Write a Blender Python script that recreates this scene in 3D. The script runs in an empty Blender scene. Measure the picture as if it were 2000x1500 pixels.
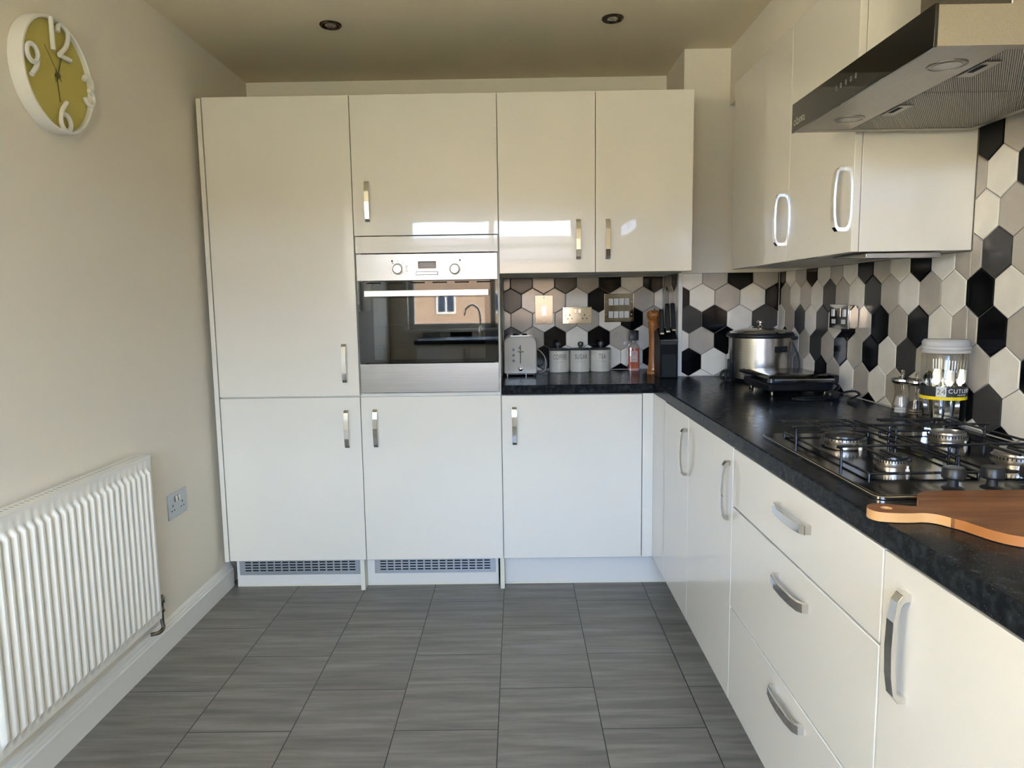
import bpy, bmesh, math, random
from mathutils import Vector, Matrix
S = bpy.context.scene
C = S.collection
R = math.radians
PI = math.pi

# ------------------------------------------------------------------ camera
cyaw, cpit, crol = 0.007853, -0.116814, -0.014366
fwd = Vector((-math.sin(cyaw)*math.cos(cpit), math.cos(cyaw)*math.cos(cpit), math.sin(cpit)))
rt = Vector((math.cos(cyaw), math.sin(cyaw), 0)); up = rt.cross(fwd)
r2 = math.cos(crol)*rt + math.sin(crol)*up
u2 = -math.sin(crol)*rt + math.cos(crol)*up
cam = bpy.data.cameras.new('camera'); co = bpy.data.objects.new('camera', cam); C.objects.link(co)
co.matrix_world = Matrix(((r2.x, u2.x, -fwd.x, 0.07009), (r2.y, u2.y, -fwd.y, -2.96086), (r2.z, u2.z, -fwd.z, 1.26316), (0, 0, 0, 1)))
cam.sensor_width = 36; cam.lens = 1373.36*36/2000; cam.clip_start = 0.05; cam.clip_end = 200
S.camera = co

# ------------------------------------------------------------------ view, sky, sun
S.view_settings.view_transform = 'Standard'; S.view_settings.look = 'None'
S.view_settings.gamma = 1; S.view_settings.exposure = 0.84
S.view_settings.use_curve_mapping = False
WIN = (-1.05, 0.70, 0.99, 2.14)      # window opening x0 x1 z0 z1
ADDED_WIN = (-3.42, -2.52, 1.20, 2.10)     # unseen window added to brighten the right wall tiles, y0 y1 z0 z1
YW = -4.30                           # inner face of the window wall
w = bpy.data.worlds.new('sky'); S.world = w; w.use_nodes = True
nt = w.node_tree; nt.nodes.clear()
out = nt.nodes.new('ShaderNodeOutputWorld'); bg = nt.nodes.new('ShaderNodeBackground')
tc = nt.nodes.new('ShaderNodeTexCoord'); nz = nt.nodes.new('ShaderNodeTexNoise'); cr = nt.nodes.new('ShaderNodeValToRGB')
nz.inputs['Scale'].default_value = 2.2; nz.inputs['Detail'].default_value = 6
cr.color_ramp.elements[0].position = .38; cr.color_ramp.elements[0].color = (.38, .565, 1, 1)
cr.color_ramp.elements[1].position = .62; cr.color_ramp.elements[1].color = (.74, .845, 1, 1)
nt.links.new(tc.outputs['Generated'], nz.inputs['Vector']); nt.links.new(nz.outputs['Fac'], cr.inputs['Fac'])
nt.links.new(cr.outputs['Color'], bg.inputs['Color']); nt.links.new(bg.outputs[0], out.inputs[0])
bg.inputs['Strength'].default_value = 22.0
sl = bpy.data.lights.new('sun', 'SUN'); so = bpy.data.objects.new('sun', sl); C.objects.link(so)
sl.energy = 42; sl.angle = R(1.5); sl.color = (1, .82, .52)
so.rotation_euler = Vector((-.9, -.75, -.55)).to_track_quat('-Z', 'Y').to_euler()
pl = bpy.data.lights.new('window_portal', 'AREA'); po = bpy.data.objects.new('window_portal', pl); C.objects.link(po)
pl.shape = 'RECTANGLE'; pl.size = WIN[1]-WIN[0]; pl.size_y = WIN[3]-WIN[2]; pl.cycles.is_portal = True
p2 = bpy.data.lights.new('added_window_portal', 'AREA'); p2o = bpy.data.objects.new('added_window_portal', p2); C.objects.link(p2o)
p2.shape = 'RECTANGLE'; p2.size = ADDED_WIN[3]-ADDED_WIN[2]; p2.size_y = ADDED_WIN[1]-ADDED_WIN[0]; p2.cycles.is_portal = True
p2o.location = (-1.245-.02, (ADDED_WIN[0]+ADDED_WIN[1])/2, (ADDED_WIN[2]+ADDED_WIN[3])/2); p2o.rotation_euler = (0, R(-90), 0)
po.location = ((WIN[0]+WIN[1])/2, YW-.02, (WIN[2]+WIN[3])/2); po.rotation_euler = (R(90), 0, 0)

# ------------------------------------------------------------------ helpers
WL = {}
def thing(name, label, cat, loc=(0, 0, 0), group=None, rotz=0):
    o = bpy.data.objects.new(name, None); C.objects.link(o); o.location = loc; o.rotation_euler = (0, 0, rotz)
    o.empty_display_size = .05
    o['label'] = label; o['category'] = cat
    if group: o['group'] = group
    WL[o] = Vector(loc); return o
def smooth(me, ang=35):
    for p in me.polygons: p.use_smooth = True
    me.set_sharp_from_angle(angle=R(ang))
def obj(name, bm, mats, parent=None, label=None, cat=None, group=None, kind=None, bev=0, seg=2, local=False, sm=True, base=None):
    bmesh.ops.recalc_face_normals(bm, faces=bm.faces)
    me = bpy.data.meshes.new(name)
    off = Vector((0, 0, 0))
    if parent is not None and not local: off = WL.get(parent, off)
    if base is not None: off = Vector(base)
    if off.length > 0: bmesh.ops.translate(bm, verts=bm.verts, vec=-off)
    bm.to_mesh(me); bm.free()
    for m in (mats if isinstance(mats, (list, tuple)) else [mats]): me.materials.append(m)
    o = bpy.data.objects.new(name, me); C.objects.link(o)
    if base is not None: o.location = base
    if parent is not None: o.parent = parent; WL[o] = WL.get(parent, Vector((0, 0, 0)))
    else: WL[o] = off
    if sm: smooth(me)
    if bev:
        b = o.modifiers.new('bevel', 'BEVEL'); b.width = bev; b.segments = seg; b.limit_method = 'ANGLE'; b.angle_limit = R(40)
        b.harden_normals = False
    if label: o['label'] = label
    if cat: o['category'] = cat
    if group: o['group'] = group
    if kind: o['kind'] = kind
    return o
def NB(): return bmesh.new()
def box(bm, x0, x1, y0, y1, z0, z1, mi=0):
    v = [bm.verts.new((x, y, z)) for x in (x0, x1) for y in (y0, y1) for z in (z0, z1)]
    for f in ((0, 1, 3, 2), (4, 6, 7, 5), (0, 4, 5, 1), (2, 3, 7, 6), (0, 2, 6, 4), (1, 5, 7, 3)):
        bm.faces.new([v[i] for i in f]).material_index = mi
    return bm
def frame(a):
    a = Vector(a).normalized(); t = Vector((0, 0, 1)) if abs(a.z) < .9 else Vector((1, 0, 0))
    u = a.cross(t).normalized(); return u, a.cross(u)
def lathe(bm, o, axis, prof, seg=32, mi=0, sx=1, sy=1, cap=True):
    o = Vector(o); a = Vector(axis).normalized(); u, v = frame(a)
    if abs(a.z) > .9: u, v = Vector((1, 0, 0)), Vector((0, 1, 0))
    rings = []
    for r, h in prof:
        if r < 1e-6: rings.append([bm.verts.new(o+a*h)])
        else: rings.append([bm.verts.new(o+a*h+u*(r*sx*math.cos(2*PI*i/seg))+v*(r*sy*math.sin(2*PI*i/seg))) for i in range(seg)])
    for A, B in zip(rings, rings[1:]):
        for i in range(seg):
            j = (i+1) % seg
            if len(A) == 1 and len(B) == 1: continue
            if len(A) == 1: f = [A[0], B[i], B[j]]
            elif len(B) == 1: f = [A[i], A[j], B[0]]
            else: f = [A[i], A[j], B[j], B[i]]
            bm.faces.new(f).material_index = mi
    if cap:
        for A in (rings[0], rings[-1]):
            if len(A) > 1: bm.faces.new(A).material_index = mi
    return bm
def cyl(bm, p0, p1, r, seg=20, mi=0, r1=None):
    d = Vector(p1)-Vector(p0); return lathe(bm, p0, d, [(r, 0), (r if r1 is None else r1, d.length)], seg, mi)
def tube(bm, pts, r, seg=8, closed=False, mi=0, caps=True):
    pts = [Vector(p) for p in pts]; n = len(pts); rings = []; pu = None
    for i, p in enumerate(pts):
        if closed: t = pts[(i+1) % n]-pts[i-1]
        else: t = pts[min(i+1, n-1)]-pts[max(i-1, 0)]
        t.normalize()
        if pu is None: u, v = frame(t)
        else:
            u = pu-t*pu.dot(t); u.normalize(); v = t.cross(u)
        pu = u
        rr = r[i] if isinstance(r, (list, tuple)) else r
        rings.append([bm.verts.new(p+u*rr*math.cos(2*PI*k/seg)+v*rr*math.sin(2*PI*k/seg)) for k in range(seg)])
    pairs = list(zip(rings, rings[1:]))+([(rings[-1], rings[0])] if closed else [])
    for A, B in pairs:
        for k in range(seg): bm.faces.new([A[k], A[(k+1) % seg], B[(k+1) % seg], B[k]]).material_index = mi
    if not closed and caps:
        bm.faces.new(rings[0]).material_index = mi; bm.faces.new(rings[-1]).material_index = mi
    return bm
def spl(P, n=8, closed=False):
    P = [Vector(p) for p in P]; o = []; m = len(P)
    for i in range(m if closed else m-1):
        a, b, c, d = (P[(i-1) % m] if closed or i > 0 else P[0]*2-P[1]), P[i], P[(i+1) % m], (P[(i+2) % m] if closed or i+2 < m else P[-1]*2-P[-2])
        for k in range(n):
            t = k/n
            o.append(.5*((2*b)+(c-a)*t+(2*a-5*b+4*c-d)*t*t+(3*b-a-3*c+d)*t**3))
    if not closed: o.append(P[-1])
    return o
def prism(bm, pts, o, U, V, N, n0, n1, mi=0):
    o, U, V, N = map(Vector, (o, U, V, N))
    A = [bm.verts.new(o+U*a+V*b+N*n0) for a, b in pts]; B = [bm.verts.new(o+U*a+V*b+N*n1) for a, b in pts]
    n = len(pts)
    bm.faces.new(A).material_index = mi; bm.faces.new(B[::-1]).material_index = mi
    for i in range(n): bm.faces.new([A[i], A[(i+1) % n], B[(i+1) % n], B[i]]).material_index = mi
    return bm
def rrect(x0, x1, y0, y1, r, n=5, rs=None):
    rs = rs or (r, r, r, r); o = []
    for (cx, cy, a, q) in ((x1, y1, 0, 0), (x0, y1, 90, 1), (x0, y0, 180, 2), (x1, y0, 270, 3)):
        q = rs[q]; sx = -1 if cx == x1 else 1; sy = -1 if cy == y1 else 1
        for k in range(n+1):
            t = R(a+90*k/n); o.append((cx+sx*q+q*math.cos(t), cy+sy*q+q*math.sin(t)))
            if q == 0: break
    return o
def textmesh(s, size, depth=.0004, bend=None, align='CENTER', spacing=1.0, narrow=1.0):
    cu = bpy.data.curves.new('lettering', 'FONT'); cu.body = s; cu.size = size; cu.align_x = align; cu.align_y = 'CENTER'
    cu.extrude = depth; cu.resolution_u = 4; cu.space_character = spacing
    o = bpy.data.objects.new('lettering', cu); C.objects.link(o)
    dg = bpy.context.evaluated_depsgraph_get(); dg.update()
    me = bpy.data.meshes.new_from_object(o.evaluated_get(dg))
    bpy.data.objects.remove(o); bpy.data.curves.remove(cu)
    bm = bmesh.new(); bm.from_mesh(me); bpy.data.meshes.remove(me)
    for v in bm.verts: v.co.x *= narrow
    return bm
def place(bm, fn):
    for v in bm.verts: v.co = Vector(fn(v.co))
    return bm

# ------------------------------------------------------------------ materials
def mat(name, col, rough=.5, metal=0, coat=0, spec=.5, trans=0, ior=1.45, coatr=.03):
    m = bpy.data.materials.new(name); m.use_nodes = True; b = m.node_tree.nodes['Principled BSDF']
    b.inputs['Base Color'].default_value = (*col, 1); b.inputs['Roughness'].default_value = rough
    b.inputs['Metallic'].default_value = metal; b.inputs['Coat Weight'].default_value = coat
    b.inputs['Coat Roughness'].default_value = coatr
    b.inputs['Specular IOR Level'].default_value = spec; b.inputs['Transmission Weight'].default_value = trans
    b.inputs['IOR'].default_value = ior
    return m
def nodes(m): return m.node_tree, m.node_tree.nodes['Principled BSDF']
def tex(nt, typ, **k):
    n = nt.nodes.new(typ)
    for a, v in k.items():
        if a in n.inputs.keys(): n.inputs[a].default_value = v
        else: setattr(n, a, v)
    return n
def mapping(nt, scale=(1, 1, 1), rot=(0, 0, 0), loc=(0, 0, 0), src='Object'):
    t = nt.nodes.new('ShaderNodeTexCoord'); m = nt.nodes.new('ShaderNodeMapping')
    m.inputs['Scale'].default_value = scale; m.inputs['Rotation'].default_value = rot; m.inputs['Location'].default_value = loc
    nt.links.new(t.outputs[src], m.inputs['Vector']); return m
def ramp(nt, fac, stops):
    r = nt.nodes.new('ShaderNodeValToRGB'); e = r.color_ramp.elements
    while len(e) < len(stops): e.new(.5)
    for x, (p, c) in zip(e, stops): x.position = p; x.color = (*c, 1)
    nt.links.new(fac, r.inputs['Fac']); return r
def bump(nt, b, h, strength, dist=.001):
    n = nt.nodes.new('ShaderNodeBump'); n.inputs['Strength'].default_value = strength; n.inputs['Distance'].default_value = dist
    nt.links.new(h, n.inputs['Height']); nt.links.new(n.outputs['Normal'], b.inputs['Normal'])

M_gloss = mat('cream gloss lacquer', (.80, .755, .665), .22, coat=.6, coatr=.02)
nt_, b_ = nodes(M_gloss); mp = mapping(nt_, (3, 3, 3)); nn = tex(nt_, 'ShaderNodeTexNoise', Scale=1.6, Detail=1)
nt_.links.new(mp.outputs[0], nn.inputs['Vector']); bump(nt_, b_, nn.outputs['Fac'], .12, .002)
nb = nt_.nodes['Bump']; nt_.links.new(nb.outputs['Normal'], b_.inputs['Coat Normal'])
M_carc = mat('cream carcass board', (.74, .71, .62), .45)
M_edge = mat('ivory end panel', (.80, .76, .62), .4)
M_plinth = mat('white plinth board', (.78, .75, .69), .35)
M_wall = mat('magnolia wall paint', (.84, .775, .66), .85)
nt_, b_ = nodes(M_wall); mp = mapping(nt_, (1, 1, 1)); nn = tex(nt_, 'ShaderNodeTexNoise', Scale=240, Detail=3)
nt_.links.new(mp.outputs[0], nn.inputs['Vector']); bump(nt_, b_, nn.outputs['Fac'], .15, .0006)
M_ceil = mat('ceiling paint', (.84, .735, .54), .9)
M_white = mat('white satin gloss paint', (.82, .80, .75), .3)
M_rad = mat('radiator enamel', (.86, .83, .76), .3)
M_chrome = mat('polished chrome', (.78, .77, .75), .07, 1)
M_nickel = mat('satin nickel', (.62, .60, .57), .18, 1)
M_gridchrome = mat('dark-mirroring chrome', (.16, .155, .14), .1, 1)  # chrome switch plate, with the dark surroundings it mirrors put into its colour
M_softchrome = mat('wavy chrome', (.46, .45, .43), .12, 1)
nt_, b_ = nodes(M_softchrome); mp = mapping(nt_, (1, 1, 1)); q = tex(nt_, 'ShaderNodeTexNoise', Scale=8, Detail=0)
nt_.links.new(mp.outputs[0], q.inputs['Vector']); bump(nt_, b_, q.outputs['Fac'], .22, .02)
M_dkchrome = mat('darkened chrome', (.10, .085, .06), .25, 1)
M_black = mat('black plastic', (.012, .012, .013), .35)
M_rubber = mat('dark rubber cable', (.01, .01, .01), .5)
M_grey = mat('grey plastic', (.22, .22, .22), .45)
M_white_pl = mat('white plastic', (.75, .74, .70), .35)
M_hole = mat('dark opening', (.004, .004, .004), .8)
def brushed(name, col, rough, scale, aniso=0):
    m = mat(name, col, rough, 1); nt, b = nodes(m); mp = mapping(nt, scale)
    n = tex(nt, 'ShaderNodeTexNoise', Scale=1.0, Detail=3); nt.links.new(mp.outputs[0], n.inputs['Vector'])
    r = ramp(nt, n.outputs['Fac'], [(.3, tuple(c*.88 for c in col)), (.7, tuple(min(1, c*1.08) for c in col))])
    nt.links.new(r.outputs[0], b.inputs['Base Color']); bump(nt, b, n.outputs['Fac'], .06, .0004)
    return m
M_steel = brushed('brushed steel', (.36, .345, .32), .27, (6, 6, 900))
M_steelh = brushed('brushed hood steel', (.36, .34, .305), .33, (900, 12, 900))
M_pot = brushed('brushed pot steel', (.58, .56, .52), .26, (5, 5, 700))
M_hob = mat('polished hob steel', (.13, .125, .11), .12, 1)
M_iron = mat('black enamelled pan support', (.012, .012, .013), .22)
M_alu = mat('cast aluminium burner', (.62, .57, .52), .3, 1)
M_bglass = mat('black glass', (.004, .004, .004), .03, spec=.7)
# worktop: near black stone laminate with small pale flecks
M_top = mat('charcoal speckled worktop', (.02, .02, .02), .22, spec=.05)
nt_, b_ = nodes(M_top); mp = mapping(nt_, (1, 1, 1))
n1 = tex(nt_, 'ShaderNodeTexVoronoi', Scale=150); n2 = tex(nt_, 'ShaderNodeTexNoise', Scale=55, Detail=5)
for n in (n1, n2): nt_.links.new(mp.outputs[0], n.inputs['Vector'])
ra = ramp(nt_, n1.outputs['Distance'], [(.0, (.085, .095, .11)), (.16, (.025, .028, .032)), (.3, (.010, .011, .012))])
rb = ramp(nt_, n2.outputs['Fac'], [(.42, (.008, .009, .010)), (.72, (.030, .034, .038))])
mx = nt_.nodes.new('ShaderNodeMix'); mx.data_type = 'RGBA'; mx.blend_type = 'LIGHTEN'; mx.inputs[0].default_value = 1
nt_.links.new(ra.outputs[0], mx.inputs[6]); nt_.links.new(rb.outputs[0], mx.inputs[7]); nt_.links.new(mx.outputs[2], b_.inputs['Base Color'])
rr_ = ramp(nt_, n2.outputs['Fac'], [(.3, (.16, .16, .16)), (.8, (.30, .30, .30))]); nt_.links.new(rr_.outputs[0], b_.inputs['Roughness'])
bump(nt_, b_, n2.outputs['Fac'], .12, .0006)
# floor: grey streaked porcelain planks in half bond
M_floor = mat('grey streaked porcelain', (.2, .19, .18), .42)
nt_, b_ = nodes(M_floor); t = nt_.nodes.new('ShaderNodeTexCoord'); sp = nt_.nodes.new('ShaderNodeSeparateXYZ'); cb = nt_.nodes.new('ShaderNodeCombineXYZ')
ax = tex(nt_, 'ShaderNodeMath', operation='ADD'); ax.inputs[1].default_value = 9.0+.1045+.001+.0
ay = tex(nt_, 'ShaderNodeMath', operation='ADD'); ay.inputs[1].default_value = .309*20+.001
nt_.links.new(t.outputs['Object'], sp.inputs[0]); nt_.links.new(sp.outputs['Y'], ax.inputs[0]); nt_.links.new(sp.outputs['X'], ay.inputs[0])
nt_.links.new(ax.outputs[0], cb.inputs['X']); nt_.links.new(ay.outputs[0], cb.inputs['Y'])
br = tex(nt_, 'ShaderNodeTexBrick', Scale=1.0); br.offset = .5; br.offset_frequency = 2; br.squash = 1
br.inputs['Brick Width'].default_value = .45; br.inputs['Row Height'].default_value = .309; br.inputs['Mortar Size'].default_value = .0016
br.inputs['Mortar Smooth'].default_value = .1; br.inputs['Color1'].default_value = (0, 0, 0, 1); br.inputs['Color2'].default_value = (1, 1, 1, 1)
br.inputs['Mortar'].default_value = (0, 0, 0, 1)
nt_.links.new(cb.outputs[0], br.inputs['Vector'])
# each plank shifts the streak pattern by its own amount
bw = nt_.nodes.new('ShaderNodeRGBToBW'); nt_.links.new(br.outputs['Color'], bw.inputs[0])
mu = tex(nt_, 'ShaderNodeMath', operation='MULTIPLY'); mu.inputs[1].default_value = 7.3; nt_.links.new(bw.outputs[0], mu.inputs[0])
c3 = nt_.nodes.new('ShaderNodeCombineXYZ'); sx_ = tex(nt_, 'ShaderNodeMath', operation='MULTIPLY'); sx_.inputs[1].default_value = 2.6
sy_ = tex(nt_, 'ShaderNodeMath', operation='MULTIPLY'); sy_.inputs[1].default_value = 30
nt_.links.new(sp.outputs['X'], sx_.inputs[0]); nt_.links.new(sp.outputs['Y'], sy_.inputs[0])
nt_.links.new(sx_.outputs[0], c3.inputs['X']); nt_.links.new(sy_.outputs[0], c3.inputs['Y']); nt_.links.new(mu.outputs[0], c3.inputs['Z'])
st = tex(nt_, 'ShaderNodeTexNoise', Scale=1.0, Detail=7, Roughness=.62, Distortion=.25); nt_.links.new(c3.outputs[0], st.inputs['Vector'])
rs = ramp(nt_, st.outputs['Fac'], [(.28, (.135, .120, .102)), (.5, (.20, .182, .157)), (.72, (.29, .268, .236))])
mx = nt_.nodes.new('ShaderNodeMix'); mx.data_type = 'RGBA'; nt_.links.new(br.outputs['Fac'], mx.inputs[0])
nt_.links.new(rs.outputs[0], mx.inputs[6]); mx.inputs[7].default_value = (.02, .019, .018, 1)
nt_.links.new(mx.outputs[2], b_.inputs['Base Color'])
iv = tex(nt_, 'ShaderNodeMath', operation='SUBTRACT'); iv.inputs[0].default_value = 1; nt_.links.new(br.outputs['Fac'], iv.inputs[1])
bump(nt_, b_, iv.outputs[0], .5, .0015)
# tiles
def tilemat(n, c, r=.12, coat=.2, spec=.5):
    m = mat(n, c, r, coat=coat, spec=spec); nt, b = nodes(m); mp = mapping(nt); q = tex(nt, 'ShaderNodeTexNoise', Scale=14, Detail=2)
    nt.links.new(mp.outputs[0], q.inputs['Vector']); rr = ramp(nt, q.outputs['Fac'], [(.3, tuple(x*.93 for x in c)), (.7, tuple(min(1, x*1.05) for x in c))])
    nt.links.new(rr.outputs[0], b.inputs['Base Color']); return m
M_tL = tilemat('ivory glazed tile', (.84, .80, .715)); M_tT = tilemat('taupe glazed tile', (.47, .43, .37))
M_tD = tilemat('slate glazed tile', (.055, .053, .052), .16, 0, .3); M_tK = tilemat('black glazed tile', (.004, .004, .004), .1, 0, .22)
M_grout = mat('grey grout', (.20, .18, .155), .9)
TM = [M_tL, M_tT, M_tD, M_tK, M_grout]
def thinglass(name, tint, refl=1.0, rough=.02):
    m = bpy.data.materials.new(name); m.use_nodes = True; nt = m.node_tree; nt.nodes.clear()
    o = nt.nodes.new('ShaderNodeOutputMaterial'); mxs = nt.nodes.new('ShaderNodeMixShader'); tr = nt.nodes.new('ShaderNodeBsdfTransparent')
    gl = nt.nodes.new('ShaderNodeBsdfGlossy'); fr = nt.nodes.new('ShaderNodeFresnel'); ge = nt.nodes.new('ShaderNodeNewGeometry')
    m1 = nt.nodes.new('ShaderNodeMath'); m1.operation = 'MULTIPLY_ADD'; m1.inputs[1].default_value = -2; m1.inputs[2].default_value = 1
    m2 = nt.nodes.new('ShaderNodeMath'); m2.operation = 'POWER'; m2.inputs[0].default_value = 1.5*refl
    nt.links.new(ge.outputs['Backfacing'], m1.inputs[0]); nt.links.new(m1.outputs[0], m2.inputs[1]); nt.links.new(m2.outputs[0], fr.inputs['IOR'])
    tr.inputs['Color'].default_value = (*tint, 1); gl.inputs['Roughness'].default_value = rough
    nt.links.new(fr.outputs[0], mxs.inputs[0]); nt.links.new(tr.outputs[0], mxs.inputs[1]); nt.links.new(gl.outputs[0], mxs.inputs[2])
    nt.links.new(mxs.outputs[0], o.inputs[0]); return m
M_wglass = thinglass('window pane', (.96, .98, .97)); M_oglass = thinglass('smoked oven glass', (.22, .23, .22), 1.25)
M_jar = thinglass('clear jar plastic', (.93, .93, .92), 1.0, .05); M_acr = thinglass('clear acrylic', (.86, .85, .84), 1.1, .03)
M_lid = thinglass('frosted clear lid', (.72, .72, .70), 1.1, .25)
M_lidg = thinglass('lid glass', (.55, .55, .50), 1.3, .03)

# ------------------------------------------------------------------ room shell
ZC = 2.349; XL = -1.245; XR = 1.27; YB = .637
def struct(name, bm, m, **k): return obj(name, bm, m, kind='structure', sm=False, **k)
struct('floor', box(NB(), XL-.1, XR+.1, YW-.3, YB+.1, -.1, 0), M_floor)
struct('ceiling', box(NB(), XL-.1, XR+.1, YW-.3, YB+.1, ZC, ZC+.1), M_ceil)
b = NB(); wy0, wy1, wz0, wz1 = ADDED_WIN
box(b, XL-.22, XL, wy1, YB+.1, 0, ZC); box(b, XL-.22, XL, YW-.3, wy0, 0, ZC); box(b, XL-.22, XL, wy0, wy1, 0, wz0); box(b, XL-.22, XL, wy0, wy1, wz1, ZC)
struct('wall_left', b, M_wall)
b = NB(); fw = .055
for a, c in ((wy0, wy0+fw), (wy1-fw, wy1), ((wy0+wy1)/2-fw/2, (wy0+wy1)/2+fw/2)): box(b, XL-.15, XL-.09, a, c, wz0, wz1)
box(b, XL-.15, XL-.09, wy0+fw, wy1-fw, wz0, wz0+fw); box(b, XL-.15, XL-.09, wy0+fw, wy1-fw, wz1-fw, wz1)
wf = struct('added_side_window', b, M_white_pl)  # unseen window, added for soft side light on the right wall
obj('window_pane', box(NB(), XL-.122, XL-.118, wy0+fw/2, wy1-fw/2, wz0+fw/2, wz1-fw/2), M_wglass, wf)
struct('wall_right', box(NB(), XR, XR+.1, YW-.3, YB+.1, 0, ZC), M_wall)
struct('wall_back', box(NB(), XL, XR, YB, YB+.1, 0, ZC), M_wall)
struct('wall_corner', box(NB(), .8204, XR, .2698, YB, 0, ZC), M_wall)          # boxed-in pipe corner
struct('wall_bulkhead', box(NB(), 1.024, XR, -1.2, .2698, 2.108, ZC), M_wall)
b = NB(); x0, x1, z0, z1 = WIN
box(b, XL, x0, YW-.28, YW, 0, ZC); box(b, x1, XR, YW-.28, YW, 0, ZC); box(b, x0, x1, YW-.28, YW, 0, z0); box(b, x0, x1, YW-.28, YW, z1, ZC)
struct('wall_front', b, M_wall)
b = NB(); fy0, fy1 = YW-.16, YW-.10; fw = .055
for a, c in ((x0, x0+fw), (x1-fw, x1), ((x0+x1)/2-fw/2, (x0+x1)/2+fw/2)): box(b, a, c, fy0, fy1, z0, z1)
box(b, x0+fw, x1-fw, fy0, fy1, z0, z0+fw); box(b, x0+fw, x1-fw, fy0, fy1, z1-fw, z1); box(b, x0+fw, x1-fw, fy0, fy1, 1.80, 1.80+fw)
wf = struct('window_1', b, M_white_pl)
obj('window_pane', box(NB(), x0+fw/2, x1-fw/2, YW-.134, YW-.130, z0+fw/2, z1-fw/2), M_wglass, wf)
obj('window_sill', box(NB(), x0-.04, x1+.04, YW-.10, YW+.04, z0-.03, z0-.0), M_white, wf, bev=.004)
# skirting with a stepped moulding
prof = [(0, 0), (.018, 0), (.018, .080), (.0125, .0835), (.0125, .091), (.0085, .094), (.0075, .102), (.003, .110), (0, .112)]
b = NB(); prism(b, prof, (XL, 0, 0), (1, 0, 0), (0, 0, 1), (0, 1, 0), YW, .10)
struct('baseboard_left', b, M_white)

# ------------------------------------------------------------------ hexagon splashbacks
def clip(poly, ax, val, keep):
    o = []
    for i in range(len(poly)):
        a, c = poly[i-1], poly[i]; ia = (a[ax]-val)*keep >= 0; ic = (c[ax]-val)*keep >= 0
        if ia != ic:
            t = (val-a[ax])/(c[ax]-a[ax]); o.append((a[0]+t*(c[0]-a[0]), a[1]+t*(c[1]-a[1])))
        if ic: o.append(c)
    return o
def area(p): return .5*sum(p[i-1][0]*p[i][1]-p[i][0]*p[i-1][1] for i in range(len(p)))
def inset(p, d):
    if area(p) < 0: p = p[::-1]
    q = [p[0]]
    for v in p[1:]:
        if math.hypot(v[0]-q[-1][0], v[1]-q[-1][1]) > 1e-4: q.append(v)
    if math.hypot(q[0][0]-q[-1][0], q[0][1]-q[-1][1]) < 1e-4: q.pop()
    p = q; n = len(p)
    if n < 3: return None
    for i in range(n):      # clip by each edge moved inward: stays valid for slivers
        pass
    res = [(x, y) for x, y in p]
    for i in range(n):
        a, c = p[i], p[(i+1) % n]; ex, ey = c[0]-a[0], c[1]-a[1]; L = math.hypot(ex, ey); nx, ny = -ey/L, ex/L
        out = []
        for k in range(len(res)):
            s, e = res[k-1], res[k]
            ds = (s[0]-a[0])*nx+(s[1]-a[1])*ny-d; de = (e[0]-a[0])*nx+(e[1]-a[1])*ny-d
            if (ds >= 0) != (de >= 0):
                t = ds/(ds-de); out.append((s[0]+t*(e[0]-s[0]), s[1]+t*(e[1]-s[1])))
            if de >= 0: out.append(e)
        res = out
        if len(res) < 3: return None
    return res
def splash(name, label, P, rects, w, pitch, cB, zB, data, du=1):
    """hexagonal tiles: P maps (along wall, height, out of wall); row B is row 0"""
    rnd = random.Random(4); b = NB(); TH = .007
    for (u0, u1, v0, v1) in rects:
        q = [b.verts.new(P(u, v, .0035)) for u, v in ((u0, v0), (u1, v0), (u1, v1), (u0, v1))]; b.faces.new(q).material_index = 4
        q2 = [b.verts.new(P(u, v, 0)) for u, v in ((u0, v0), (u1, v0), (u1, v1), (u0, v1))]
        for i in range(4): b.faces.new([q[i], q[(i+1) % 4], q2[(i+1) % 4], q2[i]]).material_index = 4
        U0, U1 = min(u0, u1), max(u0, u1)
        sl_ = (w/2)/math.sqrt(3)*1.0; side = pitch-sl_
        for r in range(-9, 7):
            zc = zB-pitch*r
            for k in range(-40, 41):
                uc = cB+du*(w*k+(w/2 if r % 2 else 0))
                if uc < U0-w or uc > U1+w: continue
                if zc < v0-w or zc > v1+w: continue
                h = [(uc, zc+side/2+sl_), (uc-w/2, zc+side/2), (uc-w/2, zc-side/2), (uc, zc-side/2-sl_), (uc+w/2, zc-side/2), (uc+w/2, zc+side/2)]
                for ax, val, kp in ((0, U0, 1), (0, U1, -1), (1, v0, 1), (1, v1, -1)):
                    h = clip(h, ax, val, kp)
                    if len(h) < 3: break
                if len(h) < 3 or abs(area(h)) < 2e-5: continue
                c = data.get((r, k)) or rnd.choice('LLLTTTKKD')
                mi = 'LTDK'.index(c)
                o = inset(h, .0011); i_ = inset(h, .0034)
                if not o: continue
                if not i_ or len(i_) != len(o): i_ = None
                lo = [b.verts.new(P(u, v, .0035)) for u, v in o]; mid = [b.verts.new(P(u, v, TH-.0018)) for u, v in o]; n = len(o)
                for j in range(n): b.faces.new([lo[j], lo[(j+1) % n], mid[(j+1) % n], mid[j]]).material_index = mi
                if i_:
                    # match vertex order
                    best = min(range(n), key=lambda s: sum((o[j][0]-i_[(j+s) % n][0])**2+(o[j][1]-i_[(j+s) % n][1])**2 for j in range(n)))
                    tp = [b.verts.new(P(*i_[(j+best) % n], TH)) for j in range(n)]
                    for j in range(n): b.faces.new([mid[j], mid[(j+1) % n], tp[(j+1) % n], tp[j]]).material_index = mi
                    b.faces.new(tp).material_index = mi
                else: b.faces.new(mid).material_index = mi
    o = obj(name, b, TM, label=label, cat='splashback', sm=True); return o
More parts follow.
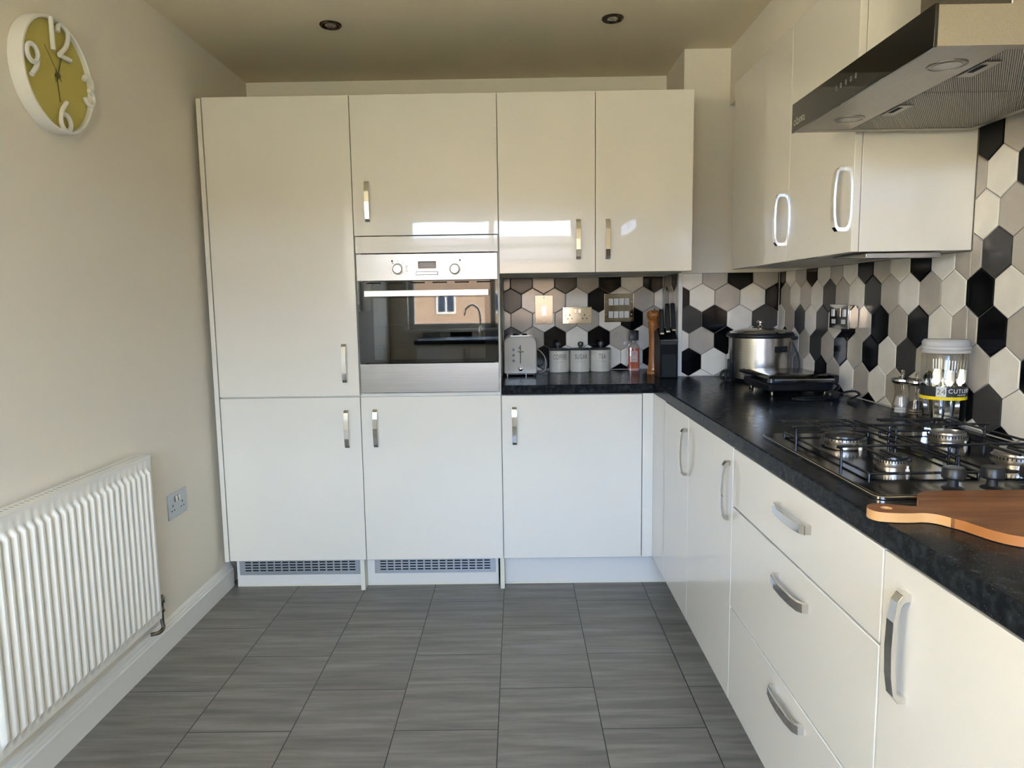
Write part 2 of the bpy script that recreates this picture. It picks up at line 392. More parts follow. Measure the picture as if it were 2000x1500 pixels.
def rows(d):
    o = {}
    for r, (k0, s) in d.items():
        for i, c in enumerate(s):
            if c != ' ': o[(r, k0+i)] = c
    return o
splash('tiled_splashback', 'hexagon tile splashback in the recess behind toaster and canisters', lambda u, v, n: (u, YB-n, v),
       [(0.004, .812, .911, 1.379)], .1119, .0969, .0406, 1.3295-.0646,
       rows({-1: (-1, 'TDTDTKLK'), 0: (-1, 'KDLTLKLTL'), 1: (-1, 'LTLTTLKTK'), 2: (-1, 'TDTKLKTLT'), 3: (-1, 'TLKLLLLKL'), 4: (-1, 'KTLTLKKLT')}))
splash('tiled_splashback', 'hexagon tile splashback on boxed corner behind slow cooker', lambda u, v, n: (u, .2698-n, v),
       [(.8204, 1.262, .911, 1.379)], .1145, .0972, .9147, 1.3325-.0650,
       rows({-1: (-1, 'LTKTK'), 0: (-1, 'KLTLK'), 1: (-1, 'DKLDL'), 2: (-1, 'LTKLL'), 3: (-1, 'KLLTL'), 4: (-1, 'LLTLK')}))
splash('tiled_splashback', 'narrow strip of grey hexagon tiles on recess side by knife block', lambda u, v, n: (.8204-n, u, v),
       [(.276, .629, .911, 1.379)], .1119, .0969, .335, 1.3295-.0646,
       rows({-1: (-1, 'LDTTLT'), 0: (-1, 'TLTDL'), 1: (-1, 'LTLTL'), 2: (-1, 'TLDLT'), 3: (-1, 'LTLTL'), 4: (-1, 'TLTLT')}))
splash('tiled_splashback', 'long hexagon tile splashback on right wall behind the hob', lambda u, v, n: (XR-.0004-n, u, v),
       [(-1.086, .262, .911, 1.379), (YW+.002, -1.0862, .911, 1.692)], .1097, .0985, .0802, 1.335-.066,
       rows({-5: (9, 'LKTLT'), -4: (9, 'TLKTKL'), -3: (9, 'TTLKL'), -2: (9, 'LTLTKL'), -1: (-3, 'KKLTKLTLKTLKLTDTLK'), 0: (-3, 'LKTLTLDTLDTLTLKLT'),
             1: (-3, 'TLTDLDLKTKTKLTKTL'), 2: (-3, 'TLKLTDTKTKLDTTTLKT'), 3: (-3, 'LTLTLKTLTLTLTKDLT'), 4: (-3, 'TKLTTKTKLKLTKTLKL')}), du=-1)
splash('tiled_splashback', 'low hexagon tile splashback below the kitchen window', lambda u, v, n: (u, YW+n, v),
       [(-.9, XR-.01, .911, .958)], .1119, .0969, .0, 1.335, {})
obj('tile_trim', box(NB(), .806, .8245, .258, .2775, .9105, 1.3795), M_white, label='white upright tile trim at the boxed corner beside the knife block', cat='trim', bev=.002)
obj('tile_trim', box(NB(), 1.252, XR-.001, YW+.01, -1.087, 1.693, 1.70), M_white, label='white tile trim along the right wall under the extractor hood', cat='trim', bev=.001)

# ------------------------------------------------------------------ cabinet handles and doors
def handle(name, c, L, O, parent, label=None, ln=.165, m=None):
    """bowed strap handle: c centre on the door face, L long axis, O outward"""
    L, O = Vector(L), Vector(O); W = L.cross(O); h = ln/2
    outer = [(-h, -.0005), (-h+.001, .013), (-h+.012, .0205), (-h*.5, .0252), (0, .0268), (h*.5, .0252), (h-.012, .0205), (h-.001, .013), (h, -.0005)]
    inner = [(h-.011, -.0005), (h-.012, .0095), (h-.019, .0145), (h*.48, .0188), (0, .0202), (-h*.48, .0188), (-h+.019, .0145), (-h+.012, .0095), (-h+.011, -.0005)]
    b = NB(); prism(b, outer+inner, c, L, O, W, -.0098, .0098)
    return obj(name, b, m or M_chrome, parent, label=label, bev=.0006, seg=1, sm=False)
def front(name, x0, x1, y0, y1, z0, z1, parent, mats=None):
    return obj(name, box(NB(), x0, x1, y0, y1, z0, z1), mats or M_gloss, parent, bev=.0013, seg=2)
def carcass(parent, x0, x1, y0, y1, z0, z1, openside, t=.018, shelves=(), name='carcass', top=True):
    b = NB(); box(b, x0, x0+t, y0, y1, z0, z1); box(b, x1-t, x1, y0, y1, z0, z1)
    if openside == 'y':
        box(b, x0+t, x1-t, y0, y1, z0, z0+t); 
        if top: box(b, x0+t, x1-t, y0, y1, z1-t, z1)
        box(b, x0+t, x1-t, y1-.008, y1, z0+t, z1-t)
        for s in shelves: box(b, x0+t, x1-t, y0, y1-.008, s-t/2, s+t/2)
    return obj(name, b, M_carc, parent)
def carcass_x(parent, x0, x1, y0, y1, z0, z1, t=.018, name='carcass'):
    b = NB(); box(b, x0, x1, y0, y0+t, z0, z1); box(b, x0, x1, y1-t, y1, z0, z1); box(b, x0, x1, y0+t, y1-t, z0, z0+t)
    box(b, x0, x1, y0+t, y1-t, z1-t, z1); box(b, x1-.008, x1, y0+t, y1-t, z0+t, z1-t)
    return obj(name, b, M_carc, parent)
X, Y, Z = (1, 0, 0), (0, 1, 0), (0, 0, 1); NY = (0, -1, 0); NX = (-1, 0, 0)
ZT = 2.1035; G = .0015; D0 = .0205
M_vent = mat('satin vent steel', (.50, .52, .54), .4, .7)
def grille(parent, x0, x1, z0, z1, y):
    b = NB(); box(b, x0, x1, y-.003, y, z0, z1)
    n = 15; m = .022; cw = (x1-x0-2*m)/n
    for i in range(n):
        for j in range(5):
            zz = z1-.006-.0125*j
            if zz-.004 < z0+.008: continue
            box(b, x0+m+cw*i+.0035, x0+m+cw*(i+1)-.0035, y-.0036, y-.0028, zz-.0058, zz, 1)
    for xx in (x0+.010, x1-.010):
        for zz in (z0+.02, z1-.02): lathe(b, (xx, y-.003, zz), NY, [(.003, 0), (.002, .001), (0, .001)], 8)
    return obj('vent_grille', b, [M_vent, M_hole], parent, sm=False)
def plinth(parent, x0, x1, y, gr=None, zt=.146):
    b = NB(); box(b, x0, x1, y, y+.018, .009, zt)
    p = obj('plinth', b, M_plinth, parent)
    obj('plinth_seal', box(NB(), x0, x1, y-.002, y+.012, .0005, .0088), M_edge, p)
    if gr: grille(p, *gr, y-.0002)
    return p
# tall larder/fridge housing
t1 = thing('tall_cabinet', 'full height cream gloss cabinet against the left wall', 'cabinet', (-.91, .3, 0))
carcass(t1, -1.2, -.6015, D0, .60, .148, ZT-.002, 'y', shelves=(.8705,))
obj('end_panel', box(NB(), -1.2215, -1.2025, -.0005, .60, .1465, ZT-.004), M_gloss, t1, bev=.001)
d = front('door', -1.2+G, -.6-G, 0, .019, .8735, ZT, t1); handle('door_handle', (-.6590, 0, 1.014), Z, NY, d)
d = front('door', -1.2+G, -.6-G, 0, .019, .150, .8675, t1); handle('door_handle', (-.6600, 0, .733), Z, NY, d)
plinth(t1, -1.205, -.636, .084, (-1.192, -.645, .054, .134))
# oven housing
t2 = thing('tall_cabinet', 'tall cream gloss cabinet that houses the built-in oven', 'cabinet', (-.3, .3, 0))
carcass(t2, -.6, 0, D0, .60, .148, ZT-.002, 'y', shelves=(.872, 1.5))
d = front('door', -.6+G, -G, 0, .019, 1.5415, ZT, t2); handle('door_handle', (-.5375, 0, 1.678), Z, NY, d)
d = front('door', -.6+G, -G, 0, .019, .150, .8675, t2); handle('door_handle', (-.537, 0, .735), Z, NY, d)
front('filler_panel', -.6+G+.002, -.004, .001, .019, 1.470, 1.5385, t2)
obj('support_post', box(NB(), -.635, -.617, .028, .30, .0005, .147), M_edge, t2)
plinth(t2, -.616, -.0265, .084, (-.583, -.038, .056, .134))
obj('support_post', box(NB(), -.0165, .0015, .028, .30, .0005, .147), M_edge, t2)
# base unit beside the oven
t3 = thing('base_cabinet', 'white gloss single door base cabinet right of the oven column', 'cabinet', (.3, .3, 0))
carcass(t3, .0025, .6, D0, .60, .148, .868, 'y')
d = front('door', G, .6-G, 0, .019, .150, .8655, t3); handle('door_handle', (.055, 0, .737), Z, NY, d)
plinth(t3, .0025, .741, .084)
b = NB(); box(b, .6+G, .6468, 0, .018, .150, .8685); box(b, .6470, .6648, -.2325, .018, .150, .8685)
obj('corner_post', b, M_gloss, label='cream gloss corner post where the two base runs meet', cat='filler panel', bev=.001)
# deep wall unit over the recess
t4 = thing('wall_cabinet', 'two door cream gloss wall cabinet above the toaster and canisters', 'cabinet', (.4, .3, 1.38))
b = NB(); carcass(t4, .0015, .800, D0, .60, 1.3815, ZT-.002, 'y')
d = front('door', G, .4-G/2, 0, .019, 1.3795, ZT, t4); handle('door_handle', (.3292, 0, 1.514), Z, NY, d)
d = front('door', .4+G, .8, 0, .019, 1.3795, ZT, t4); handle('door_handle', (.4505, 0, 1.513), Z, NY, d)
# right run base units
FX = .6468
def rdoor(parent, ya, yb, za, zb): return front('door', FX, FX+.019, yb+G, ya-G, za, zb, parent)
t5 = thing('base_cabinet', 'narrow white gloss base cabinet nearest the inner corner of right run', 'cabinet', (.95, -.42, 0))
carcass_x(t5, FX+D0, 1.25, -.615, -.2335, .148, .868); d = rdoor(t5, -.2335, -.615, .150, .8655)
handle('door_handle', (FX, -.588, .742), Z, NX, d)
t6 = thing('base_cabinet', 'white gloss door base cabinet left of the three drawer unit', 'cabinet', (.95, -.86, 0))
carcass_x(t6, FX+D0, 1.25, -1.1035, -.6165, .148, .868); d = rdoor(t6, -.615, -1.105, .150, .8655)
handle('door_handle', (FX, -1.078, .741), Z, NX, d)
t7 = thing('drawer_unit', 'white gloss three drawer unit under the gas hob', 'drawer unit', (.95, -1.49, 0))
carcass_x(t7, FX+D0, 1.25, -1.881, -1.106, .148, .868)
for za, zb, hz in ((.7085, .8655, .812), (.4235, .7035, .650), (.150, .4185, .388)):
    d = front('drawer', FX, FX+.019, -1.8825+G, -1.105-G, za, zb, t7); handle('drawer_handle', (FX, -1.527, hz-.007), Y, NX, d, ln=.168)
t8 = thing('base_cabinet', 'white gloss base cabinet right of the drawers at the photo edge', 'cabinet', (.95, -2.2, 0))
carcass_x(t8, FX+D0, 1.25, -2.485, -1.8845, .148, .868); d = rdoor(t8, -1.884, -2.486, .150, .8655)
handle('door_handle', (FX, -1.955, .739), Z, NX, d, ln=.172)
t9 = thing('base_cabinet', 'white gloss base cabinet further along right run towards the window', 'cabinet', (.95, -3.1, 0))
carcass_x(t9, FX+D0, 1.25, -3.645, -2.489, .148, .868); d = rdoor(t9, -2.488, -3.066, .150, .8655); d2 = rdoor(t9, -3.068, -3.645, .150, .8655)
handle('door_handle', (FX, -3.02, .748), Z, NX, d); handle('door_handle', (FX, -3.11, .748), Z, NX, d2)
obj('plinth_board', box(NB(), .742, .760, -3.65, .080, .0005, .146), M_plinth, label='long white plinth board under the right run of base cabinets', cat='plinth')
t10 = thing('base_cabinet', 'white gloss base cabinet below the window sink', 'cabinet', (-.3, -4.0, 0))
carcass(t10, -.88, .62, -4.28, -3.70, .148, .868, 'y')
for a in (-.88, -.38, .12):
    d = front('door', a+G, a+.5-G, -3.70, -3.681, .150, .8655, t10); handle('door_handle', (a+.45, -3.681, .745), Z, Y, d)
obj('plinth', box(NB(), -.88, .69, -3.76, -3.742, .0005, .146), M_plinth, t10)
# right wall unit
WX = .948; YE = -1.085
t11 = thing('wall_cabinet', 'two door cream gloss wall cabinet on right wall beside extractor hood', 'cabinet', (1.1, -.57, 1.38))
carcass_x(t11, WX+D0, 1.262, YE+.0195, -.06, 1.3815, 2.105)
obj('end_panel', box(NB(), WX+.0205, 1.262, YE, YE+.0185, 1.3795, 2.106), M_gloss, t11, bev=.001)
d = front('door', WX, WX+.019, -.645+G, -.055, 1.3795, 2.1075, t11); handle('door_handle', (WX, -.585, 1.517), Z, NX, d, ln=.170)
d = front('door', WX, WX+.019, YE, -.645-G, 1.3795, 2.1075, t11); handle('door_handle', (WX, -1.022, 1.522), Z, NX, d, ln=.170)
# under cabinet light
b = NB(); prism(b, [(-1.06, 1.3785), (-.86, 1.3785), (-.86, 1.374), (-1.06, 1.362)], (0, 0, 0), Y, Z, X, 1.0, 1.20)
ul = obj('under_cabinet_light', b, M_steel, label='slim wedge shaped metal light fixed under the right wall cabinet', cat='light fitting', bev=.003, base=(1.1, -.87, 1.365))

# ------------------------------------------------------------------ worktop
poly = [(.0035, -.004), (.6435, -.004), (.6435, -3.66), (-.9, -3.66), (-.9, -4.29), (1.262, -4.29), (1.262, .262), (.8115, .262), (.8115, .629), (.0035, .629)]
b = NB(); prism(b, poly, (0, 0, 0), X, Y, Z, .8695, .910)
obj('worktop', b, M_top, label='charcoal speckled laminate worktop running round the corner', cat='worktop', bev=.004, seg=3, base=(.9, -1, .87))

# ------------------------------------------------------------------ built-in oven
ov = thing('built_in_oven', 'stainless steel built-in electric oven with black glass door', 'oven', (-.3, .1, .884))
x0, x1 = -.5945, -.0075
b = NB(); t = .012; ya, yb = .0215, .56
box(b, -.575, -.560, ya, yb, .89, 1.45); box(b, -.042, -.027, ya, yb, .89, 1.45); box(b, -.56, -.042, ya, yb, .89, .93); box(b, -.56, -.042, ya, yb, 1.34, 1.45); box(b, -.56, -.042, .45, yb, .93, 1.34)
obj('oven_cavity', b, mat('dark oven enamel', (.03, .032, .032), .35), ov)
cp = obj('control_panel', box(NB(), x0, x1, -.001, .021, 1.3565, 1.466), M_steel, ov, bev=.001)
for kx, ky in ((-.4208, 1.4035), (-.1837, 1.4005)):
    kb = lathe(NB(), (kx, -.001, ky), NY, [(.0235, 0), (.0235, .004), (.019, .005), (.0195, .018), (.0165, .0215), (0, .0218)], 32)
    box(kb, kx-.0008, kx+.0008, -.0236, -.0222, ky+.004, ky+.015)
    obj('control_knob', kb, mat('satin knob', (.60, .57, .53), .3, .9), cp)
for kx, ky, s in ((-.4208, 1.4035, 1), (-.1837, 1.4005, 2)):
    b = NB()
    for i in range(9):
        a = R(130-i*(40 if s == 1 else 36)); r = .033
        if s == 2 and i in (0, 8): continue
        q = .0024 if (i == 0 and s == 1) else .0013
        lathe(b, (kx+r*math.cos(a), -.001, ky+r*math.sin(a)), NY, [(q, 0), (q, .0003)], 8)
    if s == 1:
        for j in range(4):
            box(b, kx+.032, kx+.036, -.0013, -.0009, ky+.012-.007*j, ky+.0135-.007*j); box(b, kx+.037, kx+.041, -.0013, -.0009, ky+.012-.007*j, ky+.0135-.007*j)
    lathe(b, (-.4445 if s == 1 else -.1622, -.001, 1.437), NY, [(.0042, 0), (.0042, .0003)], 10)
    obj('dial_markings', b, M_black, cp)
b = NB(); box(b, -.337, -.262, -.0022, -.0008, 1.4045, 1.4345); obj('clock_display', b, M_bglass, cp, bev=.001)
b = NB(); box(b, -.3325, -.2665, -.0026, -.0018, 1.409, 1.430); obj('display_screen', b, mat('grey lcd', (.16, .15, .145), .15), cp)
b = NB(); box(b, -.346, -.2545, -.0020, -.0008, 1.3775, 1.3925); obj('button_bar', b, M_black, cp)
for i in range(3):
    obj('button', box(NB(), -.344+.0293*i, -.344+.0293*i+.0283, -.0035, -.0014, 1.3795, 1.3905), M_nickel, cp, bev=.0006)
b = NB(); box(b, x0, -.5315, .0005, .019, 1.0115, 1.3535); box(b, -.0625, x1, .0005, .019, 1.0115, 1.3535); box(b, -.5315, -.0625, .0005, .019, 1.284, 1.3535); box(b, -.5315, -.0625, .0005, .019, 1.0115, 1.026)
dr = obj('oven_door', b, M_bglass, ov)
obj('door_glass', box(NB(), -.5315, -.0625, .0005, .004, 1.026, 1.284), M_oglass, dr)
for i in range(6): obj('air_slot', box(NB(), x0+.04+.092*i, x0+.10+.092*i, -.0002, .0008, 1.3445, 1.3495), M_hole, dr)
obj('door_trim', box(NB(), x0, x1, -.0005, .021, .8845, 1.0085), M_steel, dr, bev=.001)
b = NB(); box(b, -.5585, -.0445, -.040, -.030, 1.2905, 1.3155)
obj('oven_handle', b, M_nickel, dr, label='flat satin bar handle', bev=.0015)
for hx in (-.52, -.085): obj('handle_bracket', box(NB(), hx-.01, hx+.01, -.0302, .0008, 1.295, 1.311), M_black, dr)
for rz in (1.072, 1.17):
    b = NB()
    for i in range(4): tube(b, [(-.556, .05+.11*i, rz), (-.046, .05+.11*i, rz)], .0028, 6)
    for i in range(24): tube(b, [(-.545+.0212*i, .048, rz+.003), (-.545+.0212*i, .385, rz+.003)], .0012, 5)
    obj('oven_rack', b, M_chrome, ov)
b = place(textmesh('FAN OVEN', .011), lambda v: (-.525+v.x, .0004-v.z, 1.3405+v.y)); obj('door_lettering', b, M_grey, dr, sm=False)

# ------------------------------------------------------------------ gas hob
hb = thing('gas_hob', 'four burner stainless gas hob with black wire pan supports', 'hob', (.95, -1.47, .91))
HX0, HX1, HY0, HY1 = .692, 1.205, -1.765, -1.180
b = NB(); prism(b, rrect(HX0, HX1, HY0, HY1, .018), (0, 0, 0), X, Y, Z, .9102, .9165)
prism(b, rrect(HX0+.004, HX1-.004, HY0+.004, HY1-.004, .016), (0, 0, 0), X, Y, Z, .9165, .9185, 1)
obj('hob_plate', b, [M_nickel, M_hob], hb, bev=.002)
for bx, by, r in ((.832, -1.335, .050), (.826, -1.560, .034), (1.085, -1.318, .042), (1.085, -1.550, .046)):
    bn = obj('burner', lathe(NB(), (bx, by, .9186), Z, [(r*.80, 0), (r*.80, .004), (r*.98, .006), (r, .008), (r, .0185), (r*.94, .0195), (0, .0195)], 48), M_alu, hb)
    b = NB()
    for i in range(40):
        a = 2*PI*i/40; cx, cy = bx+r*math.cos(a), by+r*math.sin(a)
        lathe(b, (cx, cy, .9330), Z, [(.0012, 0), (.0012, .0052)], 5)
    obj('burner_slots', b, M_hole, bn)
    obj('burner_cap', lathe(NB(), (bx, by, .9381), Z, [(r*.86, 0), (r*.90, .002), (r*.88, .006), (r*.7, .0072), (0, .0078)], 48), M_iron if r > .048 or r < .036 else mat('worn cap', (.24, .21, .19), .28, .7), bn)
    obj('igniter', lathe(NB(), (bx+r*.2, by-r-.012, .9186), Z, [(.004, 0), (.004, .006), (.0022, .007), (.0022, .013), (0, .0135)], 12), M_white_pl, bn)
def rod(b, pts, r=.0030): tube(b, pts, r, 8)
for gx0, gx1, bl in ((.735, .955, ((.832, -1.335), (.826, -1.560))), (.972, 1.182, ((1.085, -1.318), (1.085, -1.550)))):
    b = NB(); zt = .9575; zl = .9186; xa, xb = gx0+.022, gx1-.03; ys, ye = -1.665, -1.135
    def bar_x(y, xs=gx0, xe=gx1): rod(b, spl([(xs, y, zl), (xs, y, zt-.006), (xs+.006, y, zt), (xe-.006, y, zt), (xe, y, zt-.006), (xe, y, zl)], 4))
    for y in (-1.302, -1.536): bar_x(y)
    for xx in (gx0+.006, gx1-.006):
        rod(b, [(xx, -1.640, .926), (xx, -1.215, .926)], .0028)
        rod(b, [(xx, -1.640, .926), (xx, -1.640, .9186)], .0028); rod(b, [(xx, -1.215, .926), (xx, -1.215, .9186)], .0028)
    rod(b, [(gx0+.006, -1.640, .926), (gx1-.006, -1.640, .926)], .0028); rod(b, [(gx0+.006, -1.215, .926), (gx1-.006, -1.215, .926)], .0028)
    for (bx, by) in bl:
        far = by > -1.45
        for sx in (-1, 1):
            e = by+.088 if far else by-.085
            rod(b, spl([(bx+.030*sx, by+(.015 if far else -.015), zt), (bx+.03*sx, (by+e)/2, zt), (bx+.030*sx, e, zt)], 3))
            rod(b, [(bx+.055*sx, by+(.0 if far else 0), zt), (bx+.055*sx, e, zt)])
    for y in (-1.222, -1.238): rod(b, [(gx0-.006, y, zt), (gx0+.155, y, zt)], .0026)
    for xx in (gx1-.045,): rod(b, [(xx, -1.640, zt), (xx, -1.225, zt)], .0026)
    for xx, yy in ((gx1-.045, -1.64), (gx1-.045, -1.225)): rod(b, [(xx, yy, zt), (xx, yy, .926)], .0026)
    obj('pan_support', b, M_iron, hb)
for kx in (.850, .920, .990, 1.060):
    obj('control_knob', lathe(NB(), (kx, -1.722, .9186), Z, [(.019, 0), (.017, .002), (.0095, .004), (.0085, .017), (.0175, .018), (.0195, .021), (.0185, .036), (.0165, .0385), (0, .039)], 32), M_black, hb)

# ------------------------------------------------------------------ extractor hood
hd = thing('extractor_hood', 'stainless steel extractor hood with sloping black glass fascia line', 'extractor hood', (1.0, -1.44, 1.671))
hd['label'] = 'stainless steel extractor hood with black glass front above hob'
y0, y1 = -1.742, -1.141
b = NB(); zb, zt = 1.671, 1.7355
box(b, .7685, 1.213, y0, y0+.003, zb, zt); box(b, .7685, 1.213, y1-.003, y1, zb, zt); box(b, .7685, 1.213, y0+.003, y1-.003, zt-.003, zt)
box(b, .7685, .801, y0+.003, y1-.003, zb, zb+.0025); box(b, 1.196, 1.213, y0+.003, y1-.003, zb, zb+.0025); box(b, .801, 1.196, y0+.003, y0+.022, zb, zb+.0025); box(b, .801, 1.196, y1-.022, y1-.003, zb, zb+.0025)
box(b, 1.210, 1.213, y0+.003, y1-.003, zb+.0025, zt-.003)
obj('hood_body', b, M_steelh, hd, sm=False)
obj('glass_fascia', box(NB(), .7625, .7680, y0, y1, zb-.002, zt+.003), M_bglass, hd, bev=.0006)
obj('lamp_panel', box(NB(), .802, .898, y0+.023, y1-.023, zb+.0005, zb+.003), M_steelh, hd)
for ly in (-1.640, -1.268):
    lp = obj('hood_lamp', lathe(NB(), (.846, ly, zb+.0004), (0, 0, -1), [(.033, 0), (.033, .0015), (.029, .0022), (.0285, .0008), (.024, .0008), (.0235, .0018), (.021, .0018)], 40, cap=False), M_steelh, hd)
    obj('lamp_lens', lathe(NB(), (.846, ly, zb-.0006), (0, 0, -1), [(.0215, 0), (.0215, .0006), (0, .0006)], 32), mat('lamp glass', (.55, .52, .48), .2), lp)
M_mesh = mat('aluminium grease filter', (.36, .34, .31), .4, .9)
nt_, b_ = nodes(M_mesh); mp = mapping(nt_, (1, 1, 1), rot=(0, 0, R(33)))
wv = tex(nt_, 'ShaderNodeTexWave', Scale=92.0, Distortion=0.0); nt_.links.new(mp.outputs[0], wv.inputs['Vector']); wv.bands_direction = 'X'
rm = ramp(nt_, wv.outputs['Fac'], [(.3, (.05, .046, .04)), (.7, (.46, .43, .385))]); nt_.links.new(rm.outputs[0], b_.inputs['Base Color']); bump(nt_, b_, wv.outputs['Fac'], .6, .002)
for fa, fb in ((y0+.024, -1.4715), (-1.4685, y1-.024)):
    f = obj('grease_filter', box(NB(), .900, 1.195, fa, fb, zb+.0008, zb+.006), M_mesh, hd)
    fm = (fa+fb)/2-.02
    b = NB(); box(b, .903, .932, fm-.045, fm+.04, zb-.0012, zb+.0006); o_ = obj('filter_latch', b, M_steelh, f, bev=.001)
    obj('latch_recess', box(NB(), .906, .916, fm-.03, fm+.012, zb-.0018, zb-.0011), M_hole, o_)
obj('rear_spacer', box(NB(), 1.2135, 1.2615, y0+.03, y1-.002, 1.7015, 1.735), M_black, hd)
obj('chimney', box(NB(), .985, 1.262, -1.595, -1.290, zt+.0005, ZC-.001), M_steelh, hd, bev=.002)
b = place(textmesh('ciarra', .030), lambda v: (.7623-v.z-.0003, -1.188-v.x, 1.692+v.y)); obj('fascia_lettering', b, M_nickel, hd, sm=False)
b = NB()
for i in range(5): tube(b, [(.7623, -1.385-.022*i+.003*math.cos(q), 1.707+.005*math.sin(q)) for q in [2*PI*j/10 for j in range(10)]], .0005, 4, closed=True)
obj('touch_symbols', b, M_grey, hd)

# ------------------------------------------------------------------ electrical plates (local x along wall, z up, -y out of wall)
def screw(b, x, z, y, mi=0): lathe(b, (x, y, z), NY, [(.0032, 0), (.0032, .0006), (.0022, .0012), (0, .0013)], 10, mi)
def plate(root, wd, ht, dp=.004, m=None):
    return obj('face_plate', box(NB(), -wd/2, wd/2, -dp, 0, -ht/2, ht/2), m or M_chrome, root, local=True, bev=.0012)
def socket(root, wd, ht, m=None, up=1, inner=None, pm=None):
    p = plate(root, wd, ht, m=m)
    for s in (-1, 1):
        cx = s*wd*.255
        b = NB(); zc = -ht*.10
        box(b, cx-.002, cx+.002, -.0046, -.0038, zc+.006, zc+.014); box(b, cx-.0135, cx-.007, -.0046, -.0038, zc-.010, zc-.006); box(b, cx+.007, cx+.0135, -.0046, -.0038, zc-.010, zc-.006)
        obj('pin_holes', b, M_hole, p, local=True, sm=False)
        bx = s*.011
        obj('rocker_switch', box(NB(), bx-.0075, bx+.0075, -.0075, -.0038, ht*.12, ht*.12+.022), pm or M_nickel, p, local=True, bev=.001)
    for q in (-1, 1): b = NB(); screw(b, q*wd*.42, 0, -.004); obj('screw', b, M_nickel, p, local=True)
    return p
s1 = thing('fused_switch', 'upright rectangular polished chrome switch plate above the toaster', 'switch', (.2095, YB-.0072, 1.2195))
p = plate(s1, .0905, .144, .006, mat('dusky chrome', (.17, .17, .165), .1, 1))
obj('switch_module', box(NB(), -.012, .012, -.009, -.0058, -.03, .018), M_chrome, p, local=True, bev=.001)
for q in (-1, 1): b = NB(); screw(b, 0, .060*q, -.006); obj('screw', b, M_nickel, p, local=True)
s2 = thing('double_socket', 'wide polished chrome double socket above the coffee canister', 'socket', (.378, YB-.0072, 1.1885))
socket(s2, .1475, .083, M_softchrome)
s3 = thing('grid_switch', 'square chrome switch panel with eight pale rockers above the canisters', 'switch', (.589, YB-.0072, 1.2235))
p = plate(s3, .148, .143, .006, M_gridchrome)
for q in (-.0728, .0728): obj('plate_edge', box(NB(), q-.0012, q+.0012, -.0066, -.0002, -.0715, .0715), M_chrome, p, local=True)
for i in range(4):
    for j in range(2):
        obj('rocker_switch', box(NB(), -.0525+.0265*i, -.0525+.0265*i+.0235, -.0105, -.0056, .013-.064*j, .047-.064*j), M_white_pl, p, local=True, bev=.002)
for zz in (.03, -.034):
    for q in (-1, 1): b = NB(); screw(b, q*.064, zz, -.006); obj('screw', b, M_nickel, p, local=True)
# surface mounted socket on the right wall (faces -x)
s4 = thing('surface_socket', 'chrome box socket with white switches on hexagon tiles above slow cooker cable', 'socket', (1.2285, -.4225, 1.193), rotz=R(-90))
p = plate(s4, .146, .086, .005)
obj('back_box', box(NB(), -.071, .071, .0002, .0335, -.041, .041), M_chrome, s4, local=True, bev=.003)
for s in (-1, 1):
    obj('rocker_switch', box(NB(), s*.044-.008, s*.044+.008, -.0085, -.0046, .0, .026), M_white_pl, p, local=True, bev=.001)
    b = NB(); box(b, s*.038-.015, s*.038+.015, -.0056, -.0046, -.026, -.010); obj('indicator_panel', b, M_white_pl, p, local=True)
b = NB(); box(b, -.014, .014, -.0056, -.0046, .0, .030); obj('badge_panel', b, M_nickel, p, local=True)
s5 = thing('double_socket', 'brushed metal double socket low on the left wall beside radiator', 'socket', (XL+.0002, -.340, .511), rotz=R(90))
socket(s5, .146, .096, m=mat('satin steel plate', (.45, .47, .49), .25, .75))

# ------------------------------------------------------------------ radiator on the left wall
rd = thing('radiator', 'white ribbed panel radiator on the left wall', 'radiator', (-1.19, -1.01, .18))
ya, yb, za, zb = -1.412, -.622, .182, .755
b = NB(); pitch = (yb-ya-.03)/24; zs = [za, za+.022, za+.030, za+.042, zb-.048, zb-.036, zb-.028, zb]
ee = [0, 0, .35, 1, 1, .35, 0, 0]
cols = []; ys = [ya, ya+.012]
yy = [(ya, 0), (ya+.014, 0)]
for i in range(24):
    o = ya+.015+pitch*i
    for t, h in ((.16, 0), (.30, .75), (.40, 1), (.62, 1), (.72, .75), (.86, 0)): yy.append((o+pitch*t, h))
yy += [(yb-.014, 0), (yb, 0)]
grid = [[b.verts.new((-1.183+.013*h*e, y, z)) for z, e in zip(zs, ee)] for y, h in yy]
for A, B_ in zip(grid, grid[1:]):
    for k in range(len(zs)-1): b.faces.new([A[k], A[k+1], B_[k+1], B_[k]])
for side in (0, -1):
    col = grid[side]; bk = [b.verts.new((-1.195, v.co.y, v.co.z)) for v in col]
    for k in range(len(zs)-1): b.faces.new([col[k], col[k+1], bk[k+1], bk[k]])
for k in (0, len(zs)-1):
    row = [g[k] for g in grid]; a0 = b.verts.new((-1.195, ya, zs[k])); a1 = b.verts.new((-1.195, yb, zs[k]))
    b.faces.new(row+[a1, a0])
obj('front_panel', b, M_rad, rd)
obj('back_panel', box(NB(), -1.236, -1.228, ya+.01, yb-.01, za+.01, zb-.01), M_rad, rd)
b = NB(); box(b, -1.236, -1.181, ya-.002, yb+.002, zb+.0005, zb+.009)
for i in range(40): box(b, -1.222, -1.209, ya+.02+.019*i, ya+.024+.019*i, zb+.0088, zb+.0091, 1)
obj('top_grille', b, [M_rad, M_grey], rd, bev=.001)
obj('end_cover', box(NB(), -1.236, -1.184, yb+.0005, yb+.004, za+.01, zb), M_rad, rd, bev=.001)
obj('end_cover', box(NB(), -1.236, -1.184, ya-.004, ya-.0005, za+.01, zb), M_rad, rd, bev=.001)
